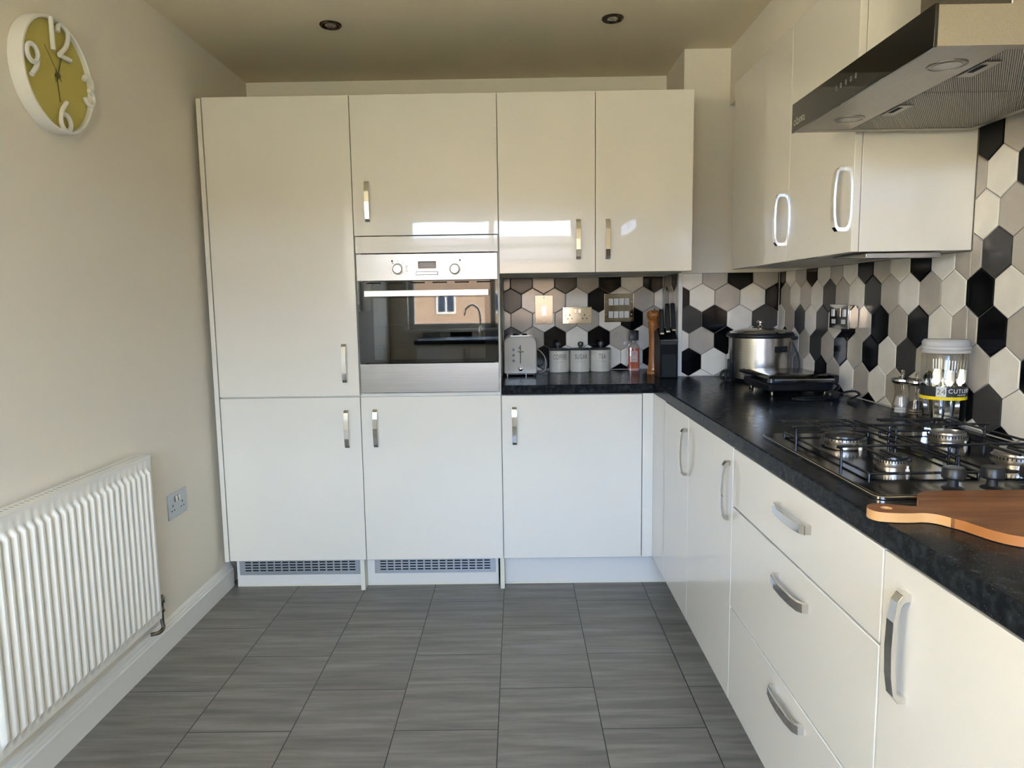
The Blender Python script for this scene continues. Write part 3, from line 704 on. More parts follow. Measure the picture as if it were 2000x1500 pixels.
for yv, sg in ((yb+.004, 1), (ya-.004, -1)):
    b = NB(); xv = -1.205
    cyl(b, (xv, yv, .205), (xv, yv+sg*.03, .205), .008); lathe(b, (xv, yv+sg*.010, .205), (0, sg, 0), [(.012, 0), (.0135, .003), (.0135, .010), (.012, .013)], 6)
    lathe(b, (xv, yv+sg*.036, .186), Z, [(.010, 0), (.011, .004), (.011, .010), (.0085, .012), (.0085, .030), (.013, .034), (.014, .052), (.010, .060), (0, .061)], 16)
    tube(b, spl([(xv, yv+sg*.036, .188), (xv, yv+sg*.036, .15), (xv+.003, yv+sg*.034, .128), (xv+.0, yv+sg*.010, .1215), (xv-.024, yv-sg*.002, .119)], 5), .0068, 10)
    obj('radiator_valve', b, mat('old brass nickel', (.24, .21, .17), .25, .95) if sg > 0 else M_chrome, rd, label='tarnished metal valve and pipe' if sg > 0 else None)

# ------------------------------------------------------------------ wall clock
ck = thing('wall_clock', 'round white rimmed wall clock with mustard yellow face', 'clock', (XL, -.900, 1.913))
RC = .156
obj('clock_rim', lathe(NB(), (0, 0, 0), X, [(RC-.012, .001), (RC, .001), (RC+.001, .036), (RC-.001, .041), (RC-.006, .0415), (RC-.009, .038), (RC-.010, .026)], 96, cap=False), M_white, ck, local=True)
M_face = mat('mustard dial', (.60, .51, .12), .45)
obj('dial', lathe(NB(), (0, 0, 0), X, [(0, .002), (RC-.0105, .002), (RC-.0105, .0275), (0, .0275)], 96, cap=False), M_face, ck, local=True)
def numeral(strokes, nm):
    b = NB()
    for st_, cl in strokes:
        P = [(.0415, u_*1.0, v_) for u_, v_ in st_]
        tube(b, spl(P, 6, cl) if len(P) > 2 else P, .0064, 10, closed=cl)
    return obj(nm, b, M_white, ck, local=True)
def shift(st, du, dv, s=1): return [([(u_*s+du, v_*s+dv) for u_, v_ in p], c) for p, c in st]
circ = lambda cx, cy, r, ry=None: [(cx+r*math.cos(2*PI*i/10), cy+(ry or r)*math.sin(2*PI*i/10)) for i in range(10)]
one = [([(0, .038), (0, -.038)], False)]
two = [([(-.020, .018), (-.016, .032), (0, .038), (.017, .030), (.019, .014), (.006, -.010), (-.021, -.036)], False), ([(-.021, -.037), (.021, -.037)], False)]
three = [([(-.019, .024), (-.012, .036), (.004, .037), (.018, .026), (.016, .009), (.001, .002)], False), ([(.001, .002), (.018, -.006), (.021, -.022), (.008, -.036), (-.010, -.035), (-.020, -.022)], False)]
six = [(circ(0, -.016, .020, .021), True), ([(-.019, -.012), (-.012, .012), (.010, .038)], False)]
nine = [(circ(0, .016, .020, .021), True), ([(.019, .012), (.012, -.012), (-.010, -.038)], False)]
numeral(shift(one, -.026, .104, 1.15)+shift(two, .024, .098, 1.15), 'numeral_twelve')
numeral(shift(three, .128, -.006, 1.08), 'numeral_three')
numeral(shift(six, .004, -.110, 1.08), 'numeral_six')
numeral(shift(nine, -.116, .006, 1.08), 'numeral_nine')
hm = mat('bronze clock hand', (.17, .14, .06), .4, .5)
lathe_ = lathe(NB(), (0, 0, 0), X, [(.007, .0277), (.007, .036), (.004, .038), (0, .038)], 20); obj('hand_hub', lathe_, hm, ck, local=True)
def hand(ang, ln, wd, xx, nm):
    b = NB(); u_, v_ = math.sin(R(ang)), math.cos(R(ang)); prism(b, [(-wd, -.018), (wd, -.018), (wd*.6, ln), (-wd*.6, ln)], (xx, 0, 0), (0, v_, -u_), (0, u_, v_), X, 0, .0012)
    return obj(nm, b, hm, ck, local=True)
hand(22, .062, .0024, .0315, 'hour_hand'); hand(176, .070, .0016, .0290, 'minute_hand'); hand(-38, .085, .0006, .0340, 'second_hand')

# ------------------------------------------------------------------ ceiling downlights
for (lx, ly, side) in ((-.642, -.071, 'left'), (.458, -.087, 'right')):
    dl = thing('ceiling_downlight', 'small round recessed ceiling spotlight, %s of the two' % side, 'spotlight', (lx, ly, ZC), group=None)
    obj('bezel', lathe(NB(), (0, 0, 0), (0, 0, -1), [(.0425, .0005), (.043, .004), (.039, .008), (.033, .0075), (.029, .002), (.028, .0008)], 40, cap=False), M_dkchrome, dl, local=True)  # chrome bezel, its dark reflection put into the metal colour
    obj('lamp_recess', lathe(NB(), (0, 0, 0), (0, 0, -1), [(.0278, .0008), (.027, .0010), (.0, .0012)], 32, cap=False), M_hole, dl, local=True)
    b = lathe(NB(), (0, 0, 0), (0, 0, -1), [(.022, .0014), (.022, .0040), (.019, .0045), (.012, .0030), (0, .0030)], 24)
    for i in range(8): lathe(b, (.0145*math.cos(PI*i/4), .0145*math.sin(PI*i/4), -.004), (0, 0, -1), [(.0035, 0), (.0025, .0022), (0, .0026)], 8)
    obj('lamp', b, M_nickel, dl, local=True)

# ------------------------------------------------------------------ things on the worktop in the recess
WT = .9103
# toaster
M_toast = mat('putty enamel', (.50, .47, .41), .28, coat=.4)
tt = thing('toaster', 'rounded putty coloured toaster beside the oven column', 'toaster', (.0855, .475, WT))
b = NB(); pr = rrect(-.0785, .0785, .012, .190, .01, 6, rs=(.034, .034, .008, .008))
N_ = 15
def ring(y, s):
    out = []
    for a, c in pr:
        out.append((a*(1-(1-s)*.9), .10+(c-.10)*(1-(1-s)*.5)))
    return out
secs = [(-.128, .93), (-.126, .965), (-.120, .99), (-.110, 1.0), (.110, 1.0), (.120, .99), (.126, .965), (.128, .93)]
vr = [[b.verts.new((a, y, c)) for a, c in ring(y, s)] for y, s in secs]
for A, B_ in zip(vr, vr[1:]):
    n = len(A)
    for i in range(n): b.faces.new([A[i], A[(i+1) % n], B_[(i+1) % n], B_[i]])
b.faces.new(vr[0]); b.faces.new(vr[-1])
tb = obj('toaster_body', b, M_toast, tt, local=True)
obj('top_plate', box(NB(), -.048, .048, -.098, .098, .1885, .1925), M_chrome, tt, local=True, bev=.0015)
for sx in (-.022, .022): obj('bread_slot', box(NB(), sx-.012, sx+.012, -.085, .085, .1915, .1932), M_hole, tt, local=True)
obj('lever_slot', box(NB(), -.0018, .0018, -.1292, -.1282, .062, .148), M_hole, tb, local=True)
b = NB(); box(b, -.002, .002, -.140, -.1285, .1175, .1225); tube(b, [(-.014, -.140, .120), (.014, -.140, .120)], .0035, 10); obj('lever', b, M_chrome, tb, local=True)
lathe_ = lathe(NB(), (-.008, -.1283, .139), NY, [(.0055, 0), (.0055, .003), (.003, .0045), (0, .0048)], 16); obj('badge', lathe_, M_chrome, tb, local=True)
for zz in (.127, .101, .075): obj('button', lathe(NB(), (-.032, -.1283, zz), NY, [(.0062, 0), (.0062, .0025), (.005, .003), (0, .003)], 18), M_grey, tb, local=True)
obj('browning_dial', lathe(NB(), (.0005, -.1283, .036), NY, [(.0105, 0), (.0105, .003), (.007, .004), (.007, .012), (.005, .013), (0, .013)], 24), M_chrome, tb, local=True)
for fx in (-.062, .026, .066):
    obj('foot', lathe(NB(), (fx, -.106 if fx != .066 else -.05, 0), Z, [(.006, 0), (.0065, .004), (.005, .018), (.005, .02)], 14), M_nickel, tt, local=True)
obj('foot', lathe(NB(), (-.062, .1, 0), Z, [(.006, 0), (.0065, .004), (.005, .02)], 14), M_nickel, tt, local=True)
obj('base_plate', box(NB(), -.066, .066, -.105, .11, .006, .0135), M_black, tt, local=True)
cp_ = spl([(.078, .06, .118), (.100, .05, .106), (.121, .03, .078), (.126, .01, .040), (.117, -.01, .014), (.098, -.01, .006), (.082, .04, .006), (.070, .09, .006)], 6)
obj('power_cord', tube(NB(), cp_, .0028, 8), mat('pale grey cord', (.42, .41, .38), .4), tt, local=True)
# canisters
M_can = mat('cream enamel canister', (.68, .65, .57), .25, coat=.5)
M_canlid = mat('pewter grey lid', (.075, .075, .072), .35, .3); M_ink = mat('grey ink', (.13, .125, .115), .6)
def canister(cx, cy, word, ang, knob, label):
    r = .0502; c = thing('storage_canister', label, 'canister', (cx, cy, WT), group='enamel storage canisters')
    body = obj('canister_body', lathe(NB(), (0, 0, 0), Z, [(0, 0), (r-.003, 0), (r-.0005, .002), (r, .005), (r, .106), (r-.002, .108), (0, .108)], 64, cap=False), M_can, c, local=True)
    ld = obj('lid', lathe(NB(), (0, 0, .1085), Z, [(0, 0), (r+.001, 0), (r+.0015, .002), (r+.0015, .007), (r-.002, .009), (0, .0105)], 64, cap=False), M_canlid, c, local=True)
    obj('lid_knob', lathe(NB(), (knob, 0, .1175), Z, [(.009, 0), (.009, .008), (.0135, .012), (.0145, .022), (.012, .029), (.005, .032), (0, .032)], 24), M_canlid, ld, local=True)
    def wrap(v, z0): a = -PI/2+R(ang)+v.x/r; return ((r+.0002+v.z)*math.cos(a), (r+.0002+v.z)*math.sin(a), z0+v.y)
    tm = textmesh(word, .034, .0003, spacing=1.12, narrow=.56)
    obj('canister_lettering', place(tm, lambda v: wrap(v, .076)), M_ink, body, local=True, sm=False)
    b = NB(); hw = .022
    q = [[b.verts.new(wrap(Vector((-hw+2*hw*i/12, zz, .0002)), .0525)) for zz in (0, .0008)] for i in range(13)]
    for A, B_ in zip(q, q[1:]): b.faces.new([A[0], B_[0], B_[1], A[1]])
    obj('canister_line', b, M_ink, body, local=True, sm=False)
canister(.2795, .545, 'COFFEE', 3, -.006, 'cream canister lettered COFFEE with a dark lid')
canister(.3835, .555, 'SUGAR', 4, .004, 'cream canister lettered SUGAR with a dark lid, between coffee and tea')
canister(.4870, .560, 'TEA', 6, .002, 'cream canister lettered TEA with a dark lid')
# bottle
bt = thing('glass_bottle', 'small square bottle of pink liquor with a black stopper', 'bottle', (.652, .555, WT))
sq = lambda h, r: rrect(-h, h, -h, h, r, 4)
def loft(b, secs, mi=0):
    V_ = [[b.verts.new((x_, y_, z_)) for x_, y_ in p] for p, z_ in secs]
    for A, B_ in zip(V_, V_[1:]):
        n = len(A)
        for i in range(n): b.faces.new([A[i], A[(i+1) % n], B_[(i+1) % n], B_[i]]).material_index = mi
    b.faces.new(V_[0]); b.faces.new(V_[-1]); return b
M_pink = mat('pink glass', (.50, .15, .11), .06, coat=.8)
nt_, b_ = nodes(M_pink); mp = mapping(nt_, (1, 1, 1)); se = nt_.nodes.new('ShaderNodeSeparateXYZ'); nt_.links.new(mp.outputs[0], se.inputs[0])
rp = ramp(nt_, se.outputs['Z'], [(.0, (.62, .33, .30)), (.012, (.62, .33, .30)), (.016, (.50, .12, .06)), (.112, (.45, .12, .08)), (.118, (.42, .36, .30))])
rp.color_ramp.interpolation = 'LINEAR'; nt_.links.new(rp.outputs[0], b_.inputs['Base Color'])
obj('bottle_glass', loft(NB(), [(sq(.024, .006), 0), (sq(.0265, .007), .003), (sq(.0265, .007), .118), (sq(.024, .008), .128), (sq(.012, .008), .140), (sq(.0095, .008), .144), (sq(.0095, .008), .152)]), M_pink, bt, local=True)
obj('stopper', loft(NB(), [(sq(.0215, .003), .1525), (sq(.0225, .003), .1535), (sq(.0225, .003), .200), (sq(.0215, .003), .2015)]), M_black, bt, local=True)
b = NB(); box(b, -.0165, .0165, -.0272, -.0266, .045, .100); obj('bottle_label', b, mat('pale pink label', (.60, .47, .44), .5), bt, local=True)
b = NB()
for zz, hw in ((.092, .010), (.086, .012), (.078, .008), (.056, .011)): box(b, -hw, hw, -.0276, -.0272, zz, zz+.0022)
obj('label_print', b, mat('rose print', (.42, .16, .14), .5), bt, local=True)
# pepper mill
M_mill = mat('amber stained beech', (.36, .125, .025), .3, coat=.4)
nt_, b_ = nodes(M_mill); mp = mapping(nt_, (60, 60, 7)); q = tex(nt_, 'ShaderNodeTexNoise', Scale=1.5, Detail=5); nt_.links.new(mp.outputs[0], q.inputs['Vector'])
rp = ramp(nt_, q.outputs['Fac'], [(.3, (.22, .065, .012)), (.7, (.50, .20, .045))]); nt_.links.new(rp.outputs[0], b_.inputs['Base Color'])
pm_ = thing('pepper_mill', 'tall turned wooden pepper mill with a bulbous top', 'pepper mill', (.7155, .368, WT))
obj('mill_body', lathe(NB(), (0, 0, 0), Z, [(0, 0), (.0275, 0), (.0285, .003), (.0285, .012), (.026, .016), (.027, .022), (.024, .030), (.0245, .036), (.0225, .05), (.021, .09), (.0205, .14), (.0215, .19), (.024, .225), (.026, .236), (.025, .240), (.0265, .243), (.0265, .247), (.0, .247)], 36), M_mill, pm_, local=True)
obj('mill_head', lathe(NB(), (0, 0, .2475), Z, [(0, 0), (.025, 0), (.0245, .004), (.022, .008), (.028, .015), (.0325, .024), (.034, .034), (.0325, .044), (.026, .052), (.012, .0565), (0, .057)], 36), M_mill, pm_, local=True)
obj('mill_nut', lathe(NB(), (0, 0, .3045), Z, [(.006, 0), (.0065, .003), (.0065, .006), (.003, .009), (0, .009)], 16), M_chrome, pm_, local=True)
# knife block and knives
M_blk = mat('black satin block', (.004, .004, .0045), .35, spec=.15)
kb = thing('knife_block', 'black knife block with steel band beside boxed corner', 'knife block', (.7515, .19, WT))
b = NB(); bw_ = .0395
prism(b, [(0, 0), (.118, 0), (.148, .205), (.075, .222), (.004, .172)], (0, 0, 0), Y, Z, X, -bw_, bw_)
obj('block_body', b, M_blk, kb, local=True, bev=.002)
obj('front_panel', box(NB(), -.0315, .0315, -.0012, -.0002, .006, .108), mat('slate block panel', (.016, .020, .021), .5, spec=.2), kb, local=True, bev=.0005)
b = NB(); box(b, -bw_+.001, bw_-.001, -.0012, -.0002, .152, .1705); obj('steel_band', b, mat('dim steel band', (.05, .05, .048), .3, .8), kb, local=True)
obj('band_edge', box(NB(), -bw_+.001, bw_-.001, -.0018, -.0001, .1708, .1722), M_nickel, kb, local=True)
kdir = Vector((0, .22, 1)).normalized()
for i, (kx, ky, ln, tip) in enumerate(((-.028, .028, .105, 'shortest, at the far left of the block'), (-.021, .062, .090, 'slim, behind the leftmost handle'), (.002, .040, .118, 'in the middle of the block'), (.010, .078, .105, 'set back behind the middle handle'), (.029, .048, .128, 'tallest, next to the white corner trim'))):
    base_ = Vector((.7515+kx, .19+ky, WT+.172+ky*.70+.006))
    kn = thing('kitchen_knife', 'black handled kitchen knife in block, '+tip, 'knife', tuple(base_))
    b = NB(); W_ = .0090; pts = [(-.009, .004), (.009, .004), (.010, .02), (.0085, .05), (.0105, ln*.8), (.012, ln-.006), (.006, ln), (-.006, ln-.002), (-.0095, ln-.014), (-.0075, ln*.6), (-.009, .03)]
    sd = kdir.cross(Vector((1, 0, 0))).normalized()
    prism(b, pts, (0, 0, 0), sd, kdir, X, -W_, W_); obj('knife_handle', b, M_black, kn, local=True, bev=.003)
    b = NB(); prism(b, [(-.009, -.003), (.009, -.003), (.009, .0042), (-.009, .0042)], (0, 0, 0), sd, kdir, X, -W_*.9, W_*.9); obj('bolster', b, M_chrome, kn, local=True)

# ------------------------------------------------------------------ slow cooker
sc = thing('slow_cooker', 'round stainless slow cooker with a glass lid in the corner', 'slow cooker', (1.1105, .058, WT))
r = .1285
bd = obj('cooker_body', lathe(NB(), (0, 0, 0), Z, [(0, .012), (r-.004, .012), (r, .016), (r, .186), (r-.002, .188), (0, .188)], 96, cap=False), M_pot, sc, local=True)
obj('cooker_base', lathe(NB(), (0, 0, 0), Z, [(0, .001), (r-.014, .001), (r-.010, .0118), (0, .0118)], 64, cap=False), M_black, sc, local=True)
obj('crock_rim', lathe(NB(), (0, 0, 0), Z, [(0, .1885), (r+.008, .1885), (r+.011, .192), (r+.011, .199), (r+.006, .204), (r+.004, .204), (0, .204)], 96, cap=False), M_black, sc, local=True)
ld = obj('lid_rim', lathe(NB(), (0, 0, 0), Z, [(r-.002, .2045), (r+.005, .2045), (r+.007, .2075), (r+.004, .2105), (r-.002, .2105), (r-.002, .2045)], 96, cap=False), M_chrome, sc, local=True)
obj('glass_lid', lathe(NB(), (0, 0, 0), Z, [(r-.003, .2095), (r-.02, .2160), (r-.05, .2235), (r-.09, .2285), (0, .2300)], 72, cap=False), mat('smoky lid glass', (.15, .14, .115), .08, coat=.6), ld, local=True)
obj('lid_knob', lathe(NB(), (0, 0, .2302), Z, [(.012, 0), (.009, .003), (.006, .006), (.006, .014), (.014, .018), (.015, .023), (.010, .029), (0, .030)], 24), M_chrome, ld, local=True)
def on_cyl(ang, rr, z): a = R(ang); return (rr*math.cos(a), rr*math.sin(a), z)
b = NB(); ca = -67
sh = rrect(-.034, .034, .128, .154, .009, 5)
def wc(u_, z_, o_): a = R(ca)+u_/r; return ((r+o_)*math.cos(a), (r+o_)*math.sin(a), z_)
n = 16; g0 = [[b.verts.new(wc(-.033+.066*i/n, z_, .0012)) for z_ in (.1285, .1535)] for i in range(n+1)]
for A, B_ in zip(g0, g0[1:]): b.faces.new([A[0], B_[0], B_[1], A[1]])
g1 = [[b.verts.new(wc(-.033+.066*i/n, z_, .0)) for z_ in (.1285, .1535)] for i in range(n+1)]
for k in (0, 1):
    for i in range(n): b.faces.new([g0[i][k], g0[i+1][k], g1[i+1][k], g1[i][k]])
bg_ = obj('badge', b, M_black, bd, local=True)
b = NB(); g0 = [[b.verts.new(wc(-.012+.024*i/8, z_, .0016)) for z_ in (.1405, .1425)] for i in range(9)]
for A, B_ in zip(g0, g0[1:]): b.faces.new([A[0], B_[0], B_[1], A[1]])
obj('badge_print', b, M_nickel, bg_, local=True, sm=False)
b = NB(); prism(b, rrect(-.018, .018, .018, .096, .005), (-r-.0045, -.02, 0), Y, Z, X, -.006, .008); obj('control_housing', b, M_black, sc, local=True, bev=.001)
b = tube(NB(), spl([(r-.004, -.04, .180), (r+.010, -.045, .184), (r+.0145, -.01, .180), (r+.010, .035, .178), (r-.004, .035, .180)], 6), .007, 10); obj('side_handle', b, M_black, sc, local=True)
b = tube(NB(), spl([(r-.020, -.075, .17), (r+.006, -.085, .10), (r+.010, -.088, .02), (r+.012, -.10, .006)], 6), .0035, 8)
rnd = random.Random(3)
obj('power_cord', b, M_rubber, sc, local=True)
b = NB(); cx, cy = -.150, -.010
for k in range(6):
    tube(b, [(cx+.023*math.cos(q)+.002*k, cy+.007*k-.018, .0255+.018*math.sin(q)) for q in [2*PI*j/20 for j in range(20)]], .0052, 7, closed=True)
tube(b, [(cx-.003, cy-.018, .046), (cx+.012, cy+.014, .047), (cx+.012, cy+.014, .006), (cx-.003, cy-.018, .004)], .0045, 7, closed=True)
obj('coiled_cord', b, M_rubber, sc, local=True)

# ------------------------------------------------------------------ contact grill
cg = thing('contact_grill', 'black and steel contact grill lying in front of slow cooker', 'grill', (1.083, -.335, WT))
M_gl = mat('dark mirror steel', (.10, .10, .10), .12, 1)
b = NB()
lo = lambda hx0, hx1, hy0, hy1, z: (rrect(hx0, hx1, hy0, hy1, .018, 5), z)
obj('lower_housing', loft(NB(), [lo(-.105, .108, -.115, .135, .016), lo(-.118, .118, -.128, .150, .024), lo(-.120, .120, -.132, .155, .044), lo(-.117, .117, -.129, .15, .048)]), M_black, cg, local=True)
lidg = obj('upper_housing', loft(NB(), [lo(-.117, .117, -.130, .150, .0485), lo(-.122, .122, -.136, .158, .052), lo(-.122, .122, -.136, .158, .066), lo(-.112, .112, -.126, .150, .0745), lo(-.10, .10, -.11, .14, .077)]), M_gl, cg, local=True)
obj('front_lip', box(NB(), -.098, .112, -.1385, -.1350, .0585, .0645), M_nickel, lidg, local=True, bev=.0015)
b = tube(NB(), spl([(-.116, .05, .066), (-.132, .08, .070), (-.140, .115, .072), (-.131, .145, .071), (-.112, .150, .068)], 5), .007, 10); obj('lid_handle', b, M_black, lidg, local=True)
b = NB(); prism(b, rrect(-.022, .022, -.050, .030, .010), (.118, -.07, .062), X, Y, Z, -.018, .012); obj('hinge_block', b, M_black, cg, local=True, bev=.004)
for fx, fy in ((-.095, -.105), (.095, -.105), (-.095, .12), (.095, .12)):
    obj('foot', lathe(NB(), (fx, fy, 0), Z, [(.009, 0), (.010, .004), (.007, .016)], 12), M_dkchrome, cg, local=True)
b = tube(NB(), spl([(.125, -.09, .05), (.135, -.125, .030), (.06, -.168, .006), (-.06, -.205, .0045), (-.02, -.24, .0045), (.05, -.22, .0055), (.10, -.190, .012), (.135, -.17, .020), (.165, -.18, .024), (.160, -.225, .018), (.120, -.240, .0045), (.09, -.30, .0045), (.085, -.36, .0045)], 7), .0036, 8)
pcord = obj('power_cord', b, M_rubber, cg, local=True)
b = NB(); box(b, .062, .102, -.212, -.176, .0005, .028); pg = obj('mains_plug', b, M_black, pcord, local=True, bev=.006)
b = NB(); cyl(b, (.066, -.212, .012), (.066, -.226, .012), .0035, 12); obj('plug_pin', b, M_chrome, pg, local=True)

# ------------------------------------------------------------------ salt and pepper mills, cutlery jar
M_crys = mat('pale crystals', (.62, .58, .54), .8)
lathe0 = lathe
def shaker(x, y, fill, label):
    s = thing('seasoning_mill', label, 'mill', (x, y, WT)); k_ = 1.17
    def lathe(b, o, a, prof, seg=32, mi=0, cap=True): return lathe0(b, o, a, [(r_*k_, h_) for r_, h_ in prof], seg, mi, cap=cap)
    body = obj('acrylic_body', lathe(NB(), (0, 0, 0), Z, [(0, .0095), (.0215, .0095), (.0215, .030), (.0175, .048), (.0155, .066), (.0185, .088), (.020, .094), (0, .094)], 32, cap=False), M_acr, s, local=True)
    obj('base_ring', lathe(NB(), (0, 0, 0), Z, [(0, 0), (.0225, 0), (.0228, .002), (.0225, .009), (0, .0092)], 36, cap=False), M_acr, s, local=True)
    obj('grinder', lathe(NB(), (0, 0, 0), Z, [(0, .010), (.015, .010), (.0155, .013), (.014, .016), (.0155, .019), (.013, .024), (0, .024)], 28, cap=False), M_white_pl if fill else M_nickel, body, local=True)
    obj('spindle', lathe(NB(), (0, 0, 0), Z, [(.0022, .024), (.0022, .0935)], 10), M_chrome, body, local=True)
    obj('contents', lathe(NB(), (0, 0, 0), Z, [(0, .0245), (.012, .0245), (.0165, .032), (.0145, .046), (.012, .056 if fill else .048), (0, .058 if fill else .050)], 24, cap=False), M_crys if fill else mat('peppercorns', (.10, .07, .06), .8), body, local=True)
    cpp = obj('mill_cap', lathe(NB(), (0, 0, 0), Z, [(0, .0945), (.0165, .0945), (.0225, .0975), (.026, .103), (.0255, .1085), (.020, .1125), (.008, .115), (0, .1155)], 36, cap=False), M_nickel, s, local=True)
    obj('cap_finial', lathe(NB(), (0, 0, .1156), Z, [(.004, 0), (.003, .004), (.0055, .007), (.003, .011), (.0048, .015), (.003, .0195), (0, .020)], 16), M_chrome, cpp, local=True)
shaker(1.2125, -.880, True, 'clear acrylic seasoning mill with metal cap, further of the pair')
shaker(1.2270, -.930, False, 'clear acrylic seasoning mill with metal cap, beside the cutlery jar')
jx, jy = 1.2010, -1.100
jr = thing('cutlery_jar', 'tall clear jar with yellow banded cutlery label by the tiles', 'jar', (jx, jy, WT)); jr['category'] = 'jar'
r = .0545
jb = obj('jar_body', lathe(NB(), (0, 0, 0), Z, [(0, .001), (r-.005, .001), (r, .006), (r, .196), (r-.002, .203)], 72, cap=False), M_jar, jr, local=True)
M_lid = mat('frosted clear lid', (.78, .77, .75), .2, trans=.5, ior=1.2)
jl = obj('jar_lid', lathe(NB(), (0, 0, 0), Z, [(r-.001, .2035), (r+.0035, .2035), (r+.004, .209), (r+.001, .211), (r+.0045, .214), (r+.004, .220), (r+.001, .222), (r+.001, .232), (r-.004, .238), (0, .239)], 72, cap=False), M_lid, jr, local=True)
va = math.degrees(math.atan2(-2.961-jy, .070-jx))        # side of the jar that faces the room
def wj(x_, z_, o_): a = R(va)+x_/r; return ((r+o_)*math.cos(a), (r+o_)*math.sin(a), z_)
def band(x0_, x1_, z0_, z1_, o_, m, nm, par, th=.0003):
    b = NB(); n = max(4, int(abs(x1_-x0_)/.004)); g = [[b.verts.new(wj(x0_+(x1_-x0_)*i/n, z_, o_)) for z_ in (z0_, z1_)] for i in range(n+1)]
    for A, B_ in zip(g, g[1:]): b.faces.new([A[0], B_[0], B_[1], A[1]])
    return obj(nm, b, m, par, local=True)
lb = band(-.085, -.016, .086, .117, .0006, mat('charcoal label', (.03, .032, .03), .4), 'jar_label', jb)
band(.007, .085, .091, .117, .0006, mat('charcoal label', (.03, .032, .03), .4), 'jar_label', jb)
band(-.016, .007, .091, .117, .0006, mat('cream label patch', (.62, .60, .55), .4), 'label_patch', jb)
yb_ = band(-.088, .085, .082, .0905, .0007, mat('yellow label stripe', (.80, .60, .01), .35), 'label_stripe', jb)
tm = textmesh('24', .020, .0002, spacing=1.05); obj('label_number', place(tm, lambda v: wj(v.x-.0045, .103+v.y, .0009+v.z)), M_ink, jb, local=True, sm=False)
tm = textmesh('CUTLERY', .0155, .0002, align='LEFT', spacing=1.12); obj('label_lettering', place(tm, lambda v: wj(v.x+.011, .1055+v.y, .0009+v.z)), M_white_pl, jb, local=True, sm=False)
tm = textmesh('PIECE SET', .0052, .0002, align='LEFT', spacing=1.15); obj('label_small_print', place(tm, lambda v: wj(v.x+.034, .0955+v.y, .0009+v.z)), M_white_pl, jb, local=True, sm=False)
# cutlery standing in the jar: handles down, bowls and tines up
def cutlery_mesh(kind):
    b = NB(); n = 14; rows_ = []
    H = {'spoon': .150, 'fork': .152, 'teaspoon': .118}[kind]; bl = {'spoon': .050, 'fork': .046, 'teaspoon': .036}[kind]; bw2 = {'spoon': .0175, 'fork': .0115, 'teaspoon': .0125}[kind]
    prof_ = []
    for i in range(9):
        t = i/8; prof_.append((.0078-.0050*t, (H-bl)*t, .0))
    for i in range(1, 9):
        t = i/8; wd = bw2*math.sin(PI*min(1, .08+t*.92))**.7 if kind != 'fork' else bw2*min(1, t*3)
        prof_.append((max(.0006, wd), H-bl+bl*t, 1))
    for wd, z_, bo in prof_:
        t = (z_-(H-bl))/bl if bo else 0; dep = .006*math.sin(PI*t) if bo and kind != 'fork' else (.004*t if bo else 0)
        rows_.append([(wd*s_, z_, dep*(1-s_*s_)) for s_ in (-1, -.6, 0, .6, 1)])
    fr = [[b.verts.new((x_, y_-.0007, z_)) for x_, z_, y_ in r_] for r_ in rows_]; bk = [[b.verts.new((x_, y_+.0007, z_)) for x_, z_, y_ in r_] for r_ in rows_]
    for L_ in (fr, bk):
        for ri, (A, B_) in enumerate(zip(L_, L_[1:])):
            for k in range(4): b.faces.new([A[k], A[k+1], B_[k+1], B_[k]])
    for A, B_, A2, B2 in zip(fr, fr[1:], bk, bk[1:]):
        b.faces.new([A[0], B_[0], B2[0], A2[0]]); b.faces.new([A[4], B_[4], B2[4], A2[4]])
    b.faces.new(fr[0]+bk[0][::-1]); 
    if kind == 'fork':
        for k in range(4):
            xx = -.0095+.00633*k; box(b, xx-.0012, xx+.0012, .0035, .005, H-.004, H+.026)
    return b
places = [('spoon', 0, -.022, .016, -6, 16, 'table spoon in the jar, its bowl at left above the label'), ('spoon', 1, .002, .026, -3, 6, 'table spoon in the jar, bowl upright in the centre'),
          ('spoon', 2, .020, .018, 4, 10, 'table spoon in the jar, bowl right of centre'), ('fork', 3, .012, -.014, 1, -6, 'table fork in the jar with tines near the lid'),
          ('fork', 4, -.012, -.018, -2, -8, 'table fork in the jar standing at the back'), ('teaspoon', 5, .034, .010, 2, 12, 'teaspoon in the jar low at right'),
          ('teaspoon', 6, -.034, .006, -9, 4, 'teaspoon in the jar leaning left at the front'), ('fork', 7, .034, -.012, 3, 0, 'table fork against right side of the jar')]
meshes = {}
va_ = R(va)
for kind, i, lx, ly, tilt, tw, lab in places:
    nm = {'spoon': 'table_spoon', 'fork': 'table_fork', 'teaspoon': 'teaspoon'}[kind]
    # lx across the view, ly towards the room (negative = nearer)
    rx, ry = -math.sin(va_), math.cos(va_)
    px = jx+rx*lx*.9-math.cos(va_)*ly*.75; py = jy+ry*lx*.9-math.sin(va_)*ly*.75
    if kind not in meshes:
        o = obj(nm, cutlery_mesh(kind), M_chrome, label=lab, cat='cutlery', group='cutlery standing in the clear jar'); meshes[kind] = o
    else:
        o = meshes[kind].copy(); C.objects.link(o); o['label'] = lab
    o.location = (px, py, WT+.004+(.004*(i % 3))); o.rotation_euler = (R(tw*.4), R(-tilt*.0), va_+PI/2+R(tw)); 
    ax_ = Vector((math.cos(va_), math.sin(va_), 0)); o.rotation_euler = (Matrix.Rotation(R(-tilt), 3, ax_) @ Matrix.Rotation(va_+PI/2+R(tw), 3, 'Z')).to_euler()

